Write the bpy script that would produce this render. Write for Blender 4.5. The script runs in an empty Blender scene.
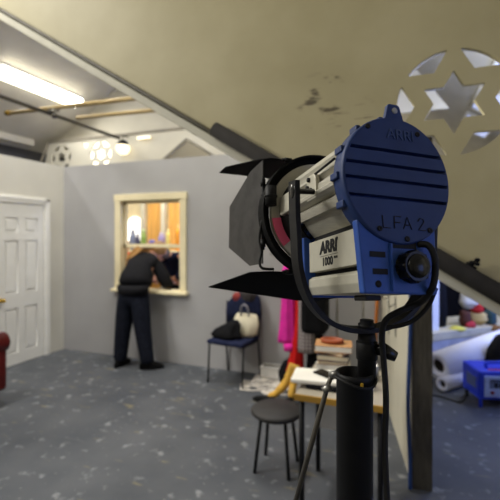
import bpy, bmesh, math, random
from mathutils import Vector, Matrix
random.seed(7)
PI = math.pi
SC = bpy.context.scene
COL = SC.collection
R = math.radians

# ------------------------------------------------------------------ camera
F = 400.0                       # focal length for a 500 px wide frame
CP = Vector((4.489, -4.403, 1.62))
YAW = R(20.58)
CY, SY = math.cos(YAW), math.sin(YAW)
def cw(x, y, z):                # camera-aligned metres (right, forward, up) -> world
    return Vector((CP.x + x*CY - y*SY, CP.y + x*SY + y*CY, CP.z + z))
cam_d = bpy.data.cameras.new('camera'); cam = bpy.data.objects.new('camera', cam_d); COL.objects.link(cam)
cam.location = CP; cam.rotation_euler = (PI/2, 0, YAW)
cam_d.sensor_width = 36; cam_d.lens = 36*F/500; cam_d.shift_y = -15/500
cam_d.clip_start = .05
cam_d.dof.use_dof = True; cam_d.dof.focus_distance = .74; cam_d.dof.aperture_fstop = 4.0
SC.camera = cam

# ------------------------------------------------------------------ materials
def lin(c):
    return tuple(((v/255)/12.92 if v/255 <= .04045 else ((v/255+.055)/1.055)**2.4) for v in c) + (1,)
MATS = {}
def mat(name, rgb, rough=.6, metal=0, var=.12, scale=6, bump=0, bscale=60, rgb2=None, emit=0, spec=.3, stretch=None):
    if name in MATS: return MATS[name]
    m = bpy.data.materials.new(name); m.use_nodes = True
    nt = m.node_tree; b = nt.nodes['Principled BSDF']
    c = lin(rgb)
    tc = nt.nodes.new('ShaderNodeTexCoord'); n = nt.nodes.new('ShaderNodeTexNoise')
    n.inputs['Scale'].default_value = scale; n.inputs['Detail'].default_value = 6
    src = tc.outputs['Object']
    if stretch:
        mp = nt.nodes.new('ShaderNodeMapping'); mp.inputs['Scale'].default_value = stretch
        nt.links.new(src, mp.inputs['Vector']); src = mp.outputs['Vector']
    nt.links.new(src, n.inputs['Vector'])
    r = nt.nodes.new('ShaderNodeValToRGB'); nt.links.new(n.outputs['Fac'], r.inputs['Fac'])
    c2 = lin(rgb2) if rgb2 else tuple(min(1, v*(1+var)) for v in c[:3]) + (1,)
    c1 = c if rgb2 else tuple(v*(1-var) for v in c[:3]) + (1,)
    r.color_ramp.elements[0].position = .35; r.color_ramp.elements[1].position = .65
    r.color_ramp.elements[0].color = c1; r.color_ramp.elements[1].color = c2
    nt.links.new(r.outputs['Color'], b.inputs['Base Color'])
    b.inputs['Roughness'].default_value = rough; b.inputs['Metallic'].default_value = metal
    b.inputs['Specular IOR Level'].default_value = spec
    if emit:
        b.inputs['Emission Color'].default_value = c; b.inputs['Emission Strength'].default_value = emit
    if bump:
        n2 = nt.nodes.new('ShaderNodeTexNoise'); n2.inputs['Scale'].default_value = bscale
        nt.links.new(src, n2.inputs['Vector'])
        bp = nt.nodes.new('ShaderNodeBump'); bp.inputs['Strength'].default_value = bump; bp.inputs['Distance'].default_value = .01
        nt.links.new(n2.outputs['Fac'], bp.inputs['Height']); nt.links.new(bp.outputs['Normal'], b.inputs['Normal'])
    MATS[name] = m
    return m

def floor_mat():
    m = bpy.data.materials.new('painted_floor'); m.use_nodes = True; nt = m.node_tree; b = nt.nodes['Principled BSDF']
    tc = nt.nodes.new('ShaderNodeTexCoord')
    def noise(s, d=8, st=(1, 1, 1), rot=0):
        mp = nt.nodes.new('ShaderNodeMapping'); mp.inputs['Scale'].default_value = st; mp.inputs['Rotation'].default_value = (0, 0, rot)
        nt.links.new(tc.outputs['Object'], mp.inputs['Vector'])
        n = nt.nodes.new('ShaderNodeTexNoise'); n.inputs['Scale'].default_value = s; n.inputs['Detail'].default_value = d
        nt.links.new(mp.outputs['Vector'], n.inputs['Vector']); return n.outputs['Fac']
    def ramp(f, p0, p1):
        r = nt.nodes.new('ShaderNodeValToRGB'); r.color_ramp.elements[0].position = p0; r.color_ramp.elements[1].position = p1
        nt.links.new(f, r.inputs['Fac']); return r
    base = ramp(noise(2.2), .3, .7)
    base.color_ramp.elements[0].color = lin((68, 71, 76)); base.color_ramp.elements[1].color = lin((84, 86, 90))
    last = base.outputs['Color']
    for (s, d, st, rot, p0, p1, c, k) in [(9, 6, (1, 1, 1), 0, .60, .70, (142, 144, 146), .6), (26, 4, (1, 1, 1), 0, .68, .72, (160, 160, 155), .5),
                                  (3.2, 5, (.8, 4, 1), .5, .64, .70, (132, 122, 90), .5), (5, 5, (.7, 5, 1), -.35, .67, .73, (86, 88, 92), .8)]:
        mk = ramp(noise(s, d, st, rot), p0, p1)
        mu = nt.nodes.new('ShaderNodeMath'); mu.operation = 'MULTIPLY'; mu.inputs[1].default_value = k
        nt.links.new(mk.outputs['Color'], mu.inputs[0])
        mx = nt.nodes.new('ShaderNodeMixRGB'); mx.inputs['Color2'].default_value = lin(c)
        nt.links.new(mu.outputs[0], mx.inputs['Fac']); nt.links.new(last, mx.inputs['Color1']); last = mx.outputs['Color']
    nt.links.new(last, b.inputs['Base Color']); b.inputs['Roughness'].default_value = .55
    b.inputs['Specular IOR Level'].default_value = .2
    return m

def panel_mat():
    m = bpy.data.materials.new('cream_truss_board'); m.use_nodes = True; nt = m.node_tree; b = nt.nodes['Principled BSDF']
    tc = nt.nodes.new('ShaderNodeTexCoord')
    def noise(s, d=6, st=(1, 1, 1)):
        mp = nt.nodes.new('ShaderNodeMapping'); mp.inputs['Scale'].default_value = st
        nt.links.new(tc.outputs['Object'], mp.inputs['Vector'])
        n = nt.nodes.new('ShaderNodeTexNoise'); n.inputs['Scale'].default_value = s; n.inputs['Detail'].default_value = d
        nt.links.new(mp.outputs['Vector'], n.inputs['Vector']); return n.outputs['Fac']
    def ramp(f, p0, p1, a=None, c=None):
        r = nt.nodes.new('ShaderNodeValToRGB'); r.color_ramp.elements[0].position = p0; r.color_ramp.elements[1].position = p1
        if a: r.color_ramp.elements[0].color = lin(a); r.color_ramp.elements[1].color = lin(c)
        nt.links.new(f, r.inputs['Fac']); return r.outputs['Color']
    last = ramp(noise(3), .3, .7, (162, 152, 114), (174, 164, 127))
    # soot and scrapes around one patch of the board
    def blob(p, rad):
        mp = nt.nodes.new('ShaderNodeMapping'); mp.inputs['Location'].default_value = (-p[0]/rad, -p[1]/rad, -p[2]/rad); mp.inputs['Scale'].default_value = (1/rad,)*3
        nt.links.new(tc.outputs['Object'], mp.inputs['Vector'])
        g = nt.nodes.new('ShaderNodeTexGradient'); g.gradient_type = 'SPHERICAL'; nt.links.new(mp.outputs['Vector'], g.inputs['Vector']); return g.outputs['Fac']
    for p, rad, s, st, c in [((4.1, -2.22, 2.34), .2, 7, (1, 1, 2.4), (86, 76, 54)), ((4.24, -2.22, 2.24), .16, 14, (.5, 1, 4), (96, 86, 62)), ((4.62, -2.22, 1.98), .1, 14, (1, 1, 1), (60, 54, 40)), ((4.1, -2.22, 2.45), .12, 8, (1, 1, 3), (26, 24, 20))]:
        mk = ramp(noise(s, 5, st), .58, .66)
        bl = ramp(blob(p, rad), .05, .5)
        mu = nt.nodes.new('ShaderNodeMixRGB'); mu.blend_type = 'MULTIPLY'; mu.inputs['Fac'].default_value = 1
        nt.links.new(mk, mu.inputs['Color1']); nt.links.new(bl, mu.inputs['Color2'])
        mx = nt.nodes.new('ShaderNodeMixRGB'); mx.inputs['Color2'].default_value = lin(c)
        nt.links.new(mu.outputs['Color'], mx.inputs['Fac']); nt.links.new(last, mx.inputs['Color1']); last = mx.outputs['Color']
    nt.links.new(last, b.inputs['Base Color']); b.inputs['Roughness'].default_value = .6
    return m

def plaid_mat():
    m = bpy.data.materials.new('grey_check_cloth'); m.use_nodes = True; nt = m.node_tree; b = nt.nodes['Principled BSDF']
    tc = nt.nodes.new('ShaderNodeTexCoord'); last = None
    for ax, rot in (('X', 0), ('Z', R(90))):
        w = nt.nodes.new('ShaderNodeTexWave'); w.bands_direction = ax; w.inputs['Scale'].default_value = 9; w.inputs['Distortion'].default_value = .6
        nt.links.new(tc.outputs['Object'], w.inputs['Vector'])
        if last is None: last = w.outputs['Fac']
        else:
            ad = nt.nodes.new('ShaderNodeMath'); ad.operation = 'ADD'; nt.links.new(last, ad.inputs[0]); nt.links.new(w.outputs['Fac'], ad.inputs[1]); last = ad.outputs[0]
    r = nt.nodes.new('ShaderNodeValToRGB'); r.color_ramp.elements[0].color = lin((38, 36, 40)); r.color_ramp.elements[1].color = lin((150, 140, 140))
    r.color_ramp.elements[0].position = .2; r.color_ramp.elements[1].position = 1
    nt.links.new(last, r.inputs['Fac']); nt.links.new(r.outputs['Color'], b.inputs['Base Color']); b.inputs['Roughness'].default_value = .9
    return m

def glass_mat():
    m = bpy.data.materials.new('window_glass'); m.use_nodes = True; nt = m.node_tree; nt.nodes.clear()
    o = nt.nodes.new('ShaderNodeOutputMaterial'); t = nt.nodes.new('ShaderNodeBsdfTransparent'); g = nt.nodes.new('ShaderNodeBsdfGlossy')
    g.inputs['Roughness'].default_value = .05; mx = nt.nodes.new('ShaderNodeMixShader'); mx.inputs['Fac'].default_value = .06
    nt.links.new(t.outputs[0], mx.inputs[1]); nt.links.new(g.outputs[0], mx.inputs[2]); nt.links.new(mx.outputs[0], o.inputs['Surface'])
    return m

# ------------------------------------------------------------------ mesh helpers
def B(): return bmesh.new()
def box(bm, lo, hi, bev=0, M=None):
    t = bmesh.new(); bmesh.ops.create_cube(t, size=1)
    for v in t.verts:
        v.co = Vector([(lo[i]+hi[i])/2 + v.co[i]*(hi[i]-lo[i]) for i in range(3)])
    if bev: bmesh.ops.bevel(t, geom=t.edges[:], offset=bev, segments=2, affect='EDGES', profile=.5)
    if M: t.transform(M)
    join(bm, t)
def join(bm, t):
    vm = {}
    for v in t.verts: vm[v] = bm.verts.new(v.co)
    for f in t.faces:
        try: nf = bm.faces.new([vm[v] for v in f.verts]); nf.smooth = f.smooth
        except ValueError: pass
    t.free()
def frame_along(d):
    d = d.normalized(); a = Vector((0, 0, 1)) if abs(d.z) < .95 else Vector((1, 0, 0))
    x = a.cross(d).normalized(); return x, d.cross(x).normalized()
def tube(bm, pts, rad, seg=12, caps=True, flat=None):
    """round tube along a polyline; rad is a number or one per point; flat=(ru, rv) makes a strap"""
    pts = [Vector(p) for p in pts]; rings = []; px = None
    for i, p in enumerate(pts):
        d = (pts[min(i+1, len(pts)-1)] - pts[max(i-1, 0)])
        x, y = frame_along(d)
        if px is not None:
            x = (px - d.normalized()*px.dot(d.normalized()))
            x = x.normalized() if x.length > 1e-6 else frame_along(d)[0]
            y = d.normalized().cross(x)
        px = x
        r = rad[i] if isinstance(rad, (list, tuple)) else rad
        ring = []
        for k in range(seg):
            a = 2*PI*k/seg
            ring.append(bm.verts.new(p + x*math.cos(a)*(flat[0] if flat else r) + y*math.sin(a)*(flat[1] if flat else r)))
        rings.append(ring)
    for a, b in zip(rings, rings[1:]):
        for k in range(seg):
            f = bm.faces.new([a[k], a[(k+1) % seg], b[(k+1) % seg], b[k]]); f.smooth = True
    if caps:
        bm.faces.new(rings[0][::-1]); bm.faces.new(rings[-1])
def smooth_path(pts, n=8):
    P = [Vector(p) for p in pts]; P = [2*P[0]-P[1]] + P + [2*P[-1]-P[-2]]; out = []
    for i in range(1, len(P)-2):
        for k in range(n):
            t = k/n; a, b, c, d = P[i-1:i+3]
            out.append(.5*((2*b) + (c-a)*t + (2*a-5*b+4*c-d)*t*t + (3*b-a-3*c+d)*t**3))
    out.append(P[-2]); return out
def lathe(bm, prof, seg=32, M=None, sx=1, sy=1):
    """profile (r, z) turned about Z"""
    t = bmesh.new(); rings = []
    for r, z in prof:
        rings.append([t.verts.new((r*math.cos(2*PI*k/seg)*sx, r*math.sin(2*PI*k/seg)*sy, z)) for k in range(seg)])
    for a, b in zip(rings, rings[1:]):
        for k in range(seg):
            f = t.faces.new([a[k], a[(k+1) % seg], b[(k+1) % seg], b[k]]); f.smooth = True
    t.faces.new(rings[0][::-1]); t.faces.new(rings[-1])
    if M: t.transform(M)
    join(bm, t)
def loft(bm, rings, seg=28, wob=0, nw=7, ph=0, M=None):
    """rings: (cx, cy, cz, rx, ry); wob adds folds"""
    t = bmesh.new(); R_ = []
    for (x, y, z, rx, ry) in rings:
        r = []
        for k in range(seg):
            a = 2*PI*k/seg; w = 1 + wob*math.sin(nw*a+ph+z*3) + wob*.5*math.sin((nw+4)*a+z*7)
            r.append(t.verts.new((x+rx*w*math.cos(a), y+ry*w*math.sin(a), z)))
        R_.append(r)
    for a, b in zip(R_, R_[1:]):
        for k in range(seg):
            f = t.faces.new([a[k], a[(k+1) % seg], b[(k+1) % seg], b[k]]); f.smooth = True
    t.faces.new(R_[0][::-1]); t.faces.new(R_[-1])
    if M: t.transform(M)
    join(bm, t)
def prism(bm, poly, h, M=None, bev=0):
    """poly in local XY, extruded from z=0 to z=h"""
    t = bmesh.new()
    a = [t.verts.new((p[0], p[1], 0)) for p in poly]; b = [t.verts.new((p[0], p[1], h)) for p in poly]
    n = len(poly)
    t.faces.new(a[::-1]); t.faces.new(b)
    for k in range(n): t.faces.new([a[k], a[(k+1) % n], b[(k+1) % n], b[k]])
    if bev: bmesh.ops.bevel(t, geom=t.edges[:], offset=bev, segments=2, affect='EDGES', profile=.5)
    if M: t.transform(M)
    join(bm, t)
def ball(bm, c, r, s=(1, 1, 1), M=None, lump=0):
    t = bmesh.new(); bmesh.ops.create_uvsphere(t, u_segments=24, v_segments=16, radius=1)
    for v in t.verts:
        k = 1 + lump*(math.sin(v.co.x*5+c[0]*9)+math.sin(v.co.y*6+1)+math.sin(v.co.z*7+c[1]*5))/3
        v.co = Vector((c[0]+v.co.x*r*s[0]*k, c[1]+v.co.y*r*s[1]*k, c[2]+v.co.z*r*s[2]*k))
    for f in t.faces: f.smooth = True
    if M: t.transform(M)
    join(bm, t)
def holed(outer, holes, thick):
    """flat board with holes: polygon in XY filled and given thickness (returns bmesh, centred on z=0)"""
    cu = bpy.data.curves.new('tmp', 'CURVE'); cu.dimensions = '2D'; cu.fill_mode = 'BOTH'; cu.extrude = thick/2
    for poly in [outer]+holes:
        s = cu.splines.new('POLY'); s.points.add(len(poly)-1); s.use_cyclic_u = True
        for p, q in zip(s.points, poly): p.co = (q[0], q[1], 0, 1)
    o = bpy.data.objects.new('tmp', cu); COL.objects.link(o)
    dg = bpy.context.evaluated_depsgraph_get(); me = bpy.data.meshes.new_from_object(o.evaluated_get(dg))
    bm = bmesh.new(); bm.from_mesh(me); bmesh.ops.remove_doubles(bm, verts=bm.verts, dist=1e-5)
    bpy.data.objects.remove(o); bpy.data.curves.remove(cu); bpy.data.meshes.remove(me)
    return bm
def text_bm(s, size, depth=.0006, M=None, bold=0, sx=1, shear=0):
    cu = bpy.data.curves.new('tmp', 'FONT'); cu.body = s; cu.size = size; cu.extrude = depth; cu.offset = bold
    cu.align_x = 'CENTER'; cu.align_y = 'CENTER'; cu.shear = shear
    o = bpy.data.objects.new('tmp', cu); COL.objects.link(o)
    dg = bpy.context.evaluated_depsgraph_get(); me = bpy.data.meshes.new_from_object(o.evaluated_get(dg))
    bm = bmesh.new(); bm.from_mesh(me)
    bpy.data.objects.remove(o); bpy.data.curves.remove(cu); bpy.data.meshes.remove(me)
    bm.transform(Matrix.Diagonal((sx, 1, 1, 1)))
    if M: bm.transform(M)
    return bm
def skin(nodes, edges, sub=2, root=0):
    me = bpy.data.meshes.new('tmp'); me.from_pydata([n[0] for n in nodes], edges, [])
    o = bpy.data.objects.new('tmp', me); COL.objects.link(o)
    sk = o.modifiers.new('s', 'SKIN'); sk.use_smooth_shade = True; sk.branch_smoothing = .3
    for i, n in enumerate(nodes):
        d = me.skin_vertices[0].data[i]; r = n[1]; d.radius = r if isinstance(r, tuple) else (r, r); d.use_root = (i == root)
    su = o.modifiers.new('u', 'SUBSURF'); su.levels = sub; su.render_levels = sub
    dg = bpy.context.evaluated_depsgraph_get(); dg.update(); m2 = bpy.data.meshes.new_from_object(o.evaluated_get(dg))
    bm = bmesh.new(); bm.from_mesh(m2)
    for f in bm.faces: f.smooth = True
    bpy.data.objects.remove(o); bpy.data.meshes.remove(me); bpy.data.meshes.remove(m2)
    return bm

def thing(name, label, cat, loc=(0, 0, 0), group=None):
    o = bpy.data.objects.new(name, None); o.empty_display_size = .1; COL.objects.link(o); o.location = loc
    o['label'] = label; o['category'] = cat
    if group: o['group'] = group
    return o
def obj(name, bm, m, parent=None, M=None, recalc=True):
    """link a bmesh (world coordinates, or M-local coordinates) as ONE mesh object under parent"""
    if M: bm.transform(M)
    if recalc: bmesh.ops.recalc_face_normals(bm, faces=bm.faces)
    root = parent
    while root is not None and root.parent is not None: root = root.parent
    if root is not None: bm.transform(Matrix.Translation(-root.location))
    me = bpy.data.meshes.new(name); bm.to_mesh(me); bm.free(); me.materials.append(m)
    o = bpy.data.objects.new(name, me); COL.objects.link(o)
    if parent is not None: o.parent = parent
    return o
def tag(o, label, cat, group=None, kind=None):
    o['label'] = label; o['category'] = cat
    if group: o['group'] = group
    if kind: o['kind'] = kind
    return o
def solo(name, bm, m, label, cat, group=None, M=None):
    """a thing that is one mesh, its origin at its base"""
    if M: bm.transform(M)
    bmesh.ops.recalc_face_normals(bm, faces=bm.faces)
    xs = [v.co for v in bm.verts]; c = sum(xs, Vector())/len(xs); c.z = min(v.z for v in xs)
    bm.transform(Matrix.Translation(-c)); me = bpy.data.meshes.new(name); bm.to_mesh(me); bm.free(); me.materials.append(m)
    o = bpy.data.objects.new(name, me); COL.objects.link(o); o.location = c
    return tag(o, label, cat, group)
def struct(name, bm, m, label, cat='wall', parent=None):
    o = obj(name, bm, m, parent)
    if parent is None: tag(o, label, cat, None, 'structure')
    return o

# ------------------------------------------------------------------ palette
black = mat('black_painted_steel', (21, 21, 22), .5, .0, .2, 20, spec=.2)
blackm = mat('matt_black_sheet', (20, 20, 20), .75, 0, .2, 12, spec=.08)
greydoor = mat('lit_black_sheet', (62, 60, 58), .6, .0, .2, 25, spec=.15)  # lighter copy of the black sheet, painting light onto the left leaf
silver = mat('brushed_aluminium', (178, 174, 160), .42, .35, .07, 40, stretch=(1, 1, 12))
silver_plate = mat('aluminium_plate', (184, 180, 164), .5, .2, .06, 30)
blue = mat('blue_enamel', (42, 76, 150), .45, 0, .12, 18)
bluedark = mat('blue_enamel_cap', (32, 52, 98), .5, 0, .12, 14)
ink = mat('black_ink', (18, 18, 20), .7, 0, .05)
rubber = mat('black_rubber', (18, 18, 18), .6, 0, .15, 20)
gloss = mat('black_plastic_gloss', (14, 14, 14), .22, 0, .1, 10)
chrome = mat('worn_steel', (150, 148, 142), .35, .8, .1, 30)
wallgrey = mat('grey_set_paint', (163, 162, 163), .75, 0, .05, 1.6, .05, 30)
wallleft = mat('pale_set_paint', (206, 203, 193), .7, 0, .05, 1.6, .05, 30)
wallcream = mat('cream_set_paint', (196, 190, 170), .75, 0, .06, 2)
white = mat('white_gloss_paint', (232, 231, 226), .4, 0, .03, 5)
cream = mat('cream_gloss_paint', (226, 214, 178), .45, 0, .04, 6)
ceilw = mat('white_ceiling_paint', (196, 192, 180), .8, 0, .05, 2)
trussw = mat('white_truss_board', (204, 200, 186), .75, 0, .05, 2)
dark = mat('eave_shade_grey', (70, 70, 72), .8, 0, .1, 3)  # grey darkened to paint in the shade below the eave
brass = mat('brass', (196, 160, 60), .25, .9, .1, 20)
foam = mat('grey_pipe_foam', (50, 48, 46), .85, 0, .12, 12, spec=.08)
jack = mat('black_jacket_cloth', (25, 25, 28), .8, 0, .2, 30, .3, 40, spec=.08)
jean = mat('dark_navy_denim', (25, 28, 38), .85, 0, .25, 25, spec=.08)
shoe = mat('black_shoe_leather', (18, 18, 18), .5, 0, .1, 20, spec=.08)
skinm = mat('skin', (214, 160, 136), .55, 0, .06, 20)
blond = mat('blond_hair', (178, 134, 78), .55, 0, .3, 30, .4, 60, stretch=(6, 6, 1))
greyhair = mat('grey_hair', (112, 104, 98), .6, 0, .2, 40)
navy = mat('navy_cloth', (31, 36, 60), .85, 0, .2, 20, .2, 50, spec=.08)
magenta = mat('magenta_cloth', (222, 52, 160), .85, 0, .1, 10, .2, 30, spec=.08)
redc = mat('red_cloth', (200, 34, 34), .85, 0, .12, 10, .2, 30, spec=.08)
mustard = mat('mustard_cloth', (196, 152, 62), .8, 0, .2, 14)
blackc = mat('black_cloth', (22, 22, 24), .9, 0, .2, 14, .2, 30, spec=.08)
pinecol = mat('varnished_pine', (220, 166, 82), .45, 0, .18, 4, stretch=(8, 8, .6))
paper = mat('paper_white', (222, 218, 206), .8, 0, .04, 8)
news = mat('printed_newspaper', (206, 200, 188), .85, 0, .1, 22, rgb2=(146, 140, 136))
oxblood = mat('oxblood_leather', (84, 20, 18), .35, 0, .35, 7, .15, 90)
PINE = pinecol

# ------------------------------------------------------------------ the setting
bm = B(); box(bm, (-3.3, -9, -.12), (7.2, 8.2, 0)); struct('floor', bm, floor_mat(), 'blue-grey painted concrete floor with pale scuffs', 'floor')

WH = 2.59
# set flat at the back, with an opening for the sash window
OX0, OX1, OZ0, OZ1 = .985, 1.915, .905, 2.085
m = holed([(-.02, 0), (4.31, 0), (4.31, WH), (-.02, WH)], [[(OX0, OZ0), (OX1, OZ0), (OX1, OZ1), (OX0, OZ1)]], .09)
m.transform(Matrix.Translation((0, .045, 0)) @ Matrix.Rotation(PI/2, 4, 'X'))
struct('wall_back', m, wallgrey, 'grey painted set wall with a cream sash window')
# left set flat, with an opening for the door
DY0, DY1, DH = -1.025, -.335, 2.02
m = holed([(0, 0), (-DY1, 0), (-DY1, DH), (-DY0, DH), (-DY0, 0), (4.6, 0), (4.6, WH), (0, WH)], [], .09)
m.transform(Matrix(((0, 0, -1, -.045), (-1, 0, 0, 0), (0, 1, 0, 0), (0, 0, 0, 1))))
struct('wall_left', m, wallleft, 'pale grey set wall with a white panelled door')
# right set flat, slightly splayed, with a dark raw end
A0, A1 = Vector((4.31, 0, 0)), Vector((4.56, -1.62, 0)); fd = (A1-A0).normalized(); fn = Vector((-fd.y, fd.x, 0))
fl = (A1-A0).length
FM = Matrix((( fd.x, fn.x, 0, A0.x), (fd.y, fn.y, 0, A0.y), (0, 0, 1, 0), (0, 0, 0, 1)))
bm = B(); box(bm, (0, 0, 0), (fl-.02, .105, 2.3)); obj_w = struct('wall_right', bm.copy() if False else (bm.transform(FM) or bm), wallcream, 'cream painted splayed side wall of the set')
bm = B(); box(bm, (fl-.02, -.004, 0), (fl+.03, .118, 2.3), .004, FM); struct('trim_1', bm, mat('dark_raw_timber', (70, 66, 58), .8, 0, .2, 9, stretch=(6, 6, 1)), 'dark raw end post of the splayed set wall', 'post')

# door
def door():
    root = bpy.data.objects.new('door_1', None); COL.objects.link(root); root.location = (0, -.68, 0)
    tag(root, 'white six-panel door with a brass knob', 'door', None, 'structure')
    y0, y1 = DY0+.006, DY1-.006; w = y1-y0; st = .10; mid = .09; pw = (w-2*st-mid)/2
    rows = [(.15, .71), (.89, 1.555), (1.65, 1.84)]
    holes = []
    for a in (st, st+pw+mid):
        for z0, z1 in rows: holes.append([(a, z0), (a+pw, z0), (a+pw, z1), (a, z1)])
    m = holed([(0, .006), (w, .006), (w, DH-.006), (0, DH-.006)], holes, .04)
    m.transform(Matrix(((0, 0, -1, -.04), (-1, 0, 0, y1), (0, 1, 0, 0), (0, 0, 0, 1)))); m.transform(Matrix.Translation((.022, 0, 0)))
    obj('door_leaf', m, white, root)
    for h in holes:
        b = B()
        a0, a1, z0, z1 = h[0][0], h[1][0], h[0][1], h[2][1]
        box(b, (-.034, y1-a1-.001, z0-.001), (-.012, y1-a0+.001, z1+.001))
        box(b, (-.014, y1-a1+.03, z0+.03), (-.001, y1-a0-.03, z1-.03), .007)
        obj('panel', b, white, root)
    b = B(); lathe(b, [(.001, 0), (.028, 0), (.028, .006), (.01, .01), (.01, .035), (.02, .042), (.024, .053), (.019, .064), (.001, .072)], 20,
                   Matrix.Translation((.001, y0+.06, .83)) @ Matrix.Rotation(PI/2, 4, 'Y')); obj('door_knob', b, brass, root)
    b = B(); c = .075
    box(b, (-.09, DY1-.0, 0), (.018, DY1+c, DH+c), .004); box(b, (-.09, DY0-c, 0), (.018, DY0, DH+c), .004); box(b, (-.09, DY0-c, DH), (.018, DY1+c, DH+c), .004)
    box(b, (-.004, DY1+.012, 0), (.026, DY1+c+.006, DH+c+.006), .005); box(b, (-.004, DY0-c, DH+.045), (.026, DY1+c+.006, DH+c+.006), .005)
    obj('door_casing', b, white, root)
door()

# sash window
def window():
    root = bpy.data.objects.new('window_1', None); COL.objects.link(root); root.location = (1.45, 0, .9)
    tag(root, 'cream sash window in the grey set wall, its lower sash raised', 'window', None, 'structure')
    b = B(); c = .075
    x0, x1, z0, z1 = OX0, OX1, OZ0, OZ1
    box(b, (x0-c, -.03, z0-.02), (x0+.012, .14, z1+c), .004); box(b, (x1-.012, -.03, z0-.02), (x1+c, .14, z1+c), .004)
    box(b, (x0-c-.01, -.034, z1-.012), (x1+c+.01, .14, z1+c), .004)
    obj('window_frame', b, cream, root)
    b = B(); box(b, (x0-c-.03, -.08, z0-.035), (x1+c+.03, .16, z0+.006), .006); obj('window_sill', b, cream, root)
    b = B(); zr = 1.475
    for q in ((x0+.012, zr-.02, x0+.05, z1-.012), (x1-.05, zr-.02, x1-.012, z1-.012), (x0+.012, zr-.02, x1-.012, zr+.025), (x0+.012, z1-.05, x1-.012, z1-.012)):
        box(b, (q[0], .05, q[1]), (q[2], .085, q[3]), .003)
    s = obj('upper_sash', b, cream, root)
    b = B(); box(b, (x0+.045, .064, zr+.02), (x1-.045, .068, z1-.045)); obj('pane', b, glass_mat(), s)
window()

# hall shell: roof slopes, outer walls
EX0, EX1, EZ, RX, RZ = -2.9, 6.5, 3.64, 1.8, 6.46
def slope(name, x0, z0, x1, z1, label):
    b = B(); t = .12
    prism(b, [(x0, z0), (x1, z1), (x1, z1+t), (x0, z0+t)], 17.2, Matrix(((1, 0, 0, 0), (0, 0, -1, 8.2), (0, 1, 0, 0), (0, 0, 0, 1))))
    struct(name, b, ceilw, label, 'ceiling')
slope('ceiling_left', EX0-.4, EZ-.24, RX, RZ, 'white sloping underside of the hall roof, left of the ridge')
slope('ceiling_right', RX, RZ, EX1+.7, EZ-.42, 'white sloping underside of the hall roof, right of the ridge')
b = B(); box(b, (-3.3, -9, 0), (-3.15, 8.2, 3.5)); struct('wall_west', b, dark, 'outer side wall of the hall, shade below the eave put into its colour')
b = B(); box(b, (6.9, -9, 0), (7.05, 8.2, 3.5)); struct('wall_east', b, ceilw, 'pale outer side wall of the hall beyond the right side')
b = B(); prism(b, [(-3.3, 0), (7.2, 0), (7.2, 3.3), (RX, RZ), (-3.3, 3.4)], .15, Matrix(((1, 0, 0, 0), (0, 0, -1, 8.35), (0, 1, 0, 0), (0, 0, 0, 1)))); struct('wall_north', b, ceilw, 'pale far gable wall of the hall')
b = B(); prism(b, [(-3.3, 0), (7.2, 0), (7.2, 3.3), (RX, RZ), (-3.3, 3.4)], .15, Matrix(((1, 0, 0, 0), (0, 0, -1, -8.85), (0, 1, 0, 0), (0, 0, 0, 1)))); struct('wall_south', b, ceilw, 'gable wall of the hall behind the viewer')
b = B(); box(b, (EX0-.12, -9, 3.52), (EX0+.05, 2.0, 3.66), .01); struct('trim_2', b, ceilw, 'pale ledge along the left eave of the hall', 'ledge')

# star-cut truss boards
def star(cx, cz, ro, ri=None, rot=PI/2):
    ri = ri or ro/math.sqrt(3); out = []
    for k in range(12):
        a = rot + k*PI/6; r = ro if k % 2 == 0 else ri
        out.append((cx+r*math.cos(a), cz+r*math.sin(a)))
    return out
def petals(cx, cz, rn, Rr, rot=PI/2):
    hs = []
    for k in range(6):
        a = rot + PI/6 + k*PI/3           # notch direction
        n = Vector((math.cos(a), math.sin(a)))*rn
        tipr = rn*math.sqrt(3)
        pts = [n]
        for s in (-1, 1):
            tip = Vector((math.cos(a+s*PI/6), math.sin(a+s*PI/6)))*tipr
            d = tip-n; A = d.dot(d); Bq = 2*n.dot(d); C = n.dot(n)-Rr*Rr
            t = (-Bq+math.sqrt(Bq*Bq-4*A*C))/(2*A); pts.append(n+d*t)
        a0 = math.atan2(pts[1].y, pts[1].x); a1 = math.atan2(pts[2].y, pts[2].x)
        while a1 < a0: a1 += 2*PI
        arc = [(Rr*math.cos(a0+(a1-a0)*q/8), Rr*math.sin(a0+(a1-a0)*q/8)) for q in range(9)]
        hs.append([(cx+n.x, cz+n.y)] + [(cx+p[0], cz+p[1]) for p in arc])
    return hs
XZ = lambda y: Matrix(((1, 0, 0, 0), (0, 0, -1, y), (0, 1, 0, 0), (0, 0, 0, 1)))
# far truss, above and behind the set
FT = 2.05
holes = []
for cx in (-1.12, -2.14): holes += [star(cx, 3.235, .135)] + petals(cx, 3.235, .165, .26)
holes.append([(-1.58, 3.50), (-1.42, 3.50), (-1.50, 3.36)])
holes.append([(.12, 2.86), (1.66, 2.86), (.84, 3.33)])
m = holed([(-2.85, 2.2), (1.95, 2.2), (1.95, 3.56), (-2.47, 3.56)], holes, .03); m.transform(XZ(FT))
struct('truss_1', m, trussw, 'white far truss board cut with stars and a triangle', 'truss')
b = B(); box(b, (-2.5, FT-.035, 3.555), (1.97, FT+.035, 3.60), .004)
tube(b, [(-2.9, FT-.02, 2.8), (-2.5, FT-.02, 3.56)], .02, 8)
struct('trim_3', b, mat('grey_beige_batten', (140, 134, 122), .8), 'thin batten edging the far truss board', 'batten')
b = B()
for p, q in (((.04, 2.82), (.84, 3.37)), ((.84, 3.37), (1.72, 2.82))): tube(b, [(p[0], FT-.035, p[1]), (q[0], FT-.035, q[1])], .018, 4)
struct('trim_4', b, mat('grey_beige_batten', (150, 140, 120), .8), 'battens framing the triangular cut-out of the far truss', 'batten')
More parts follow.
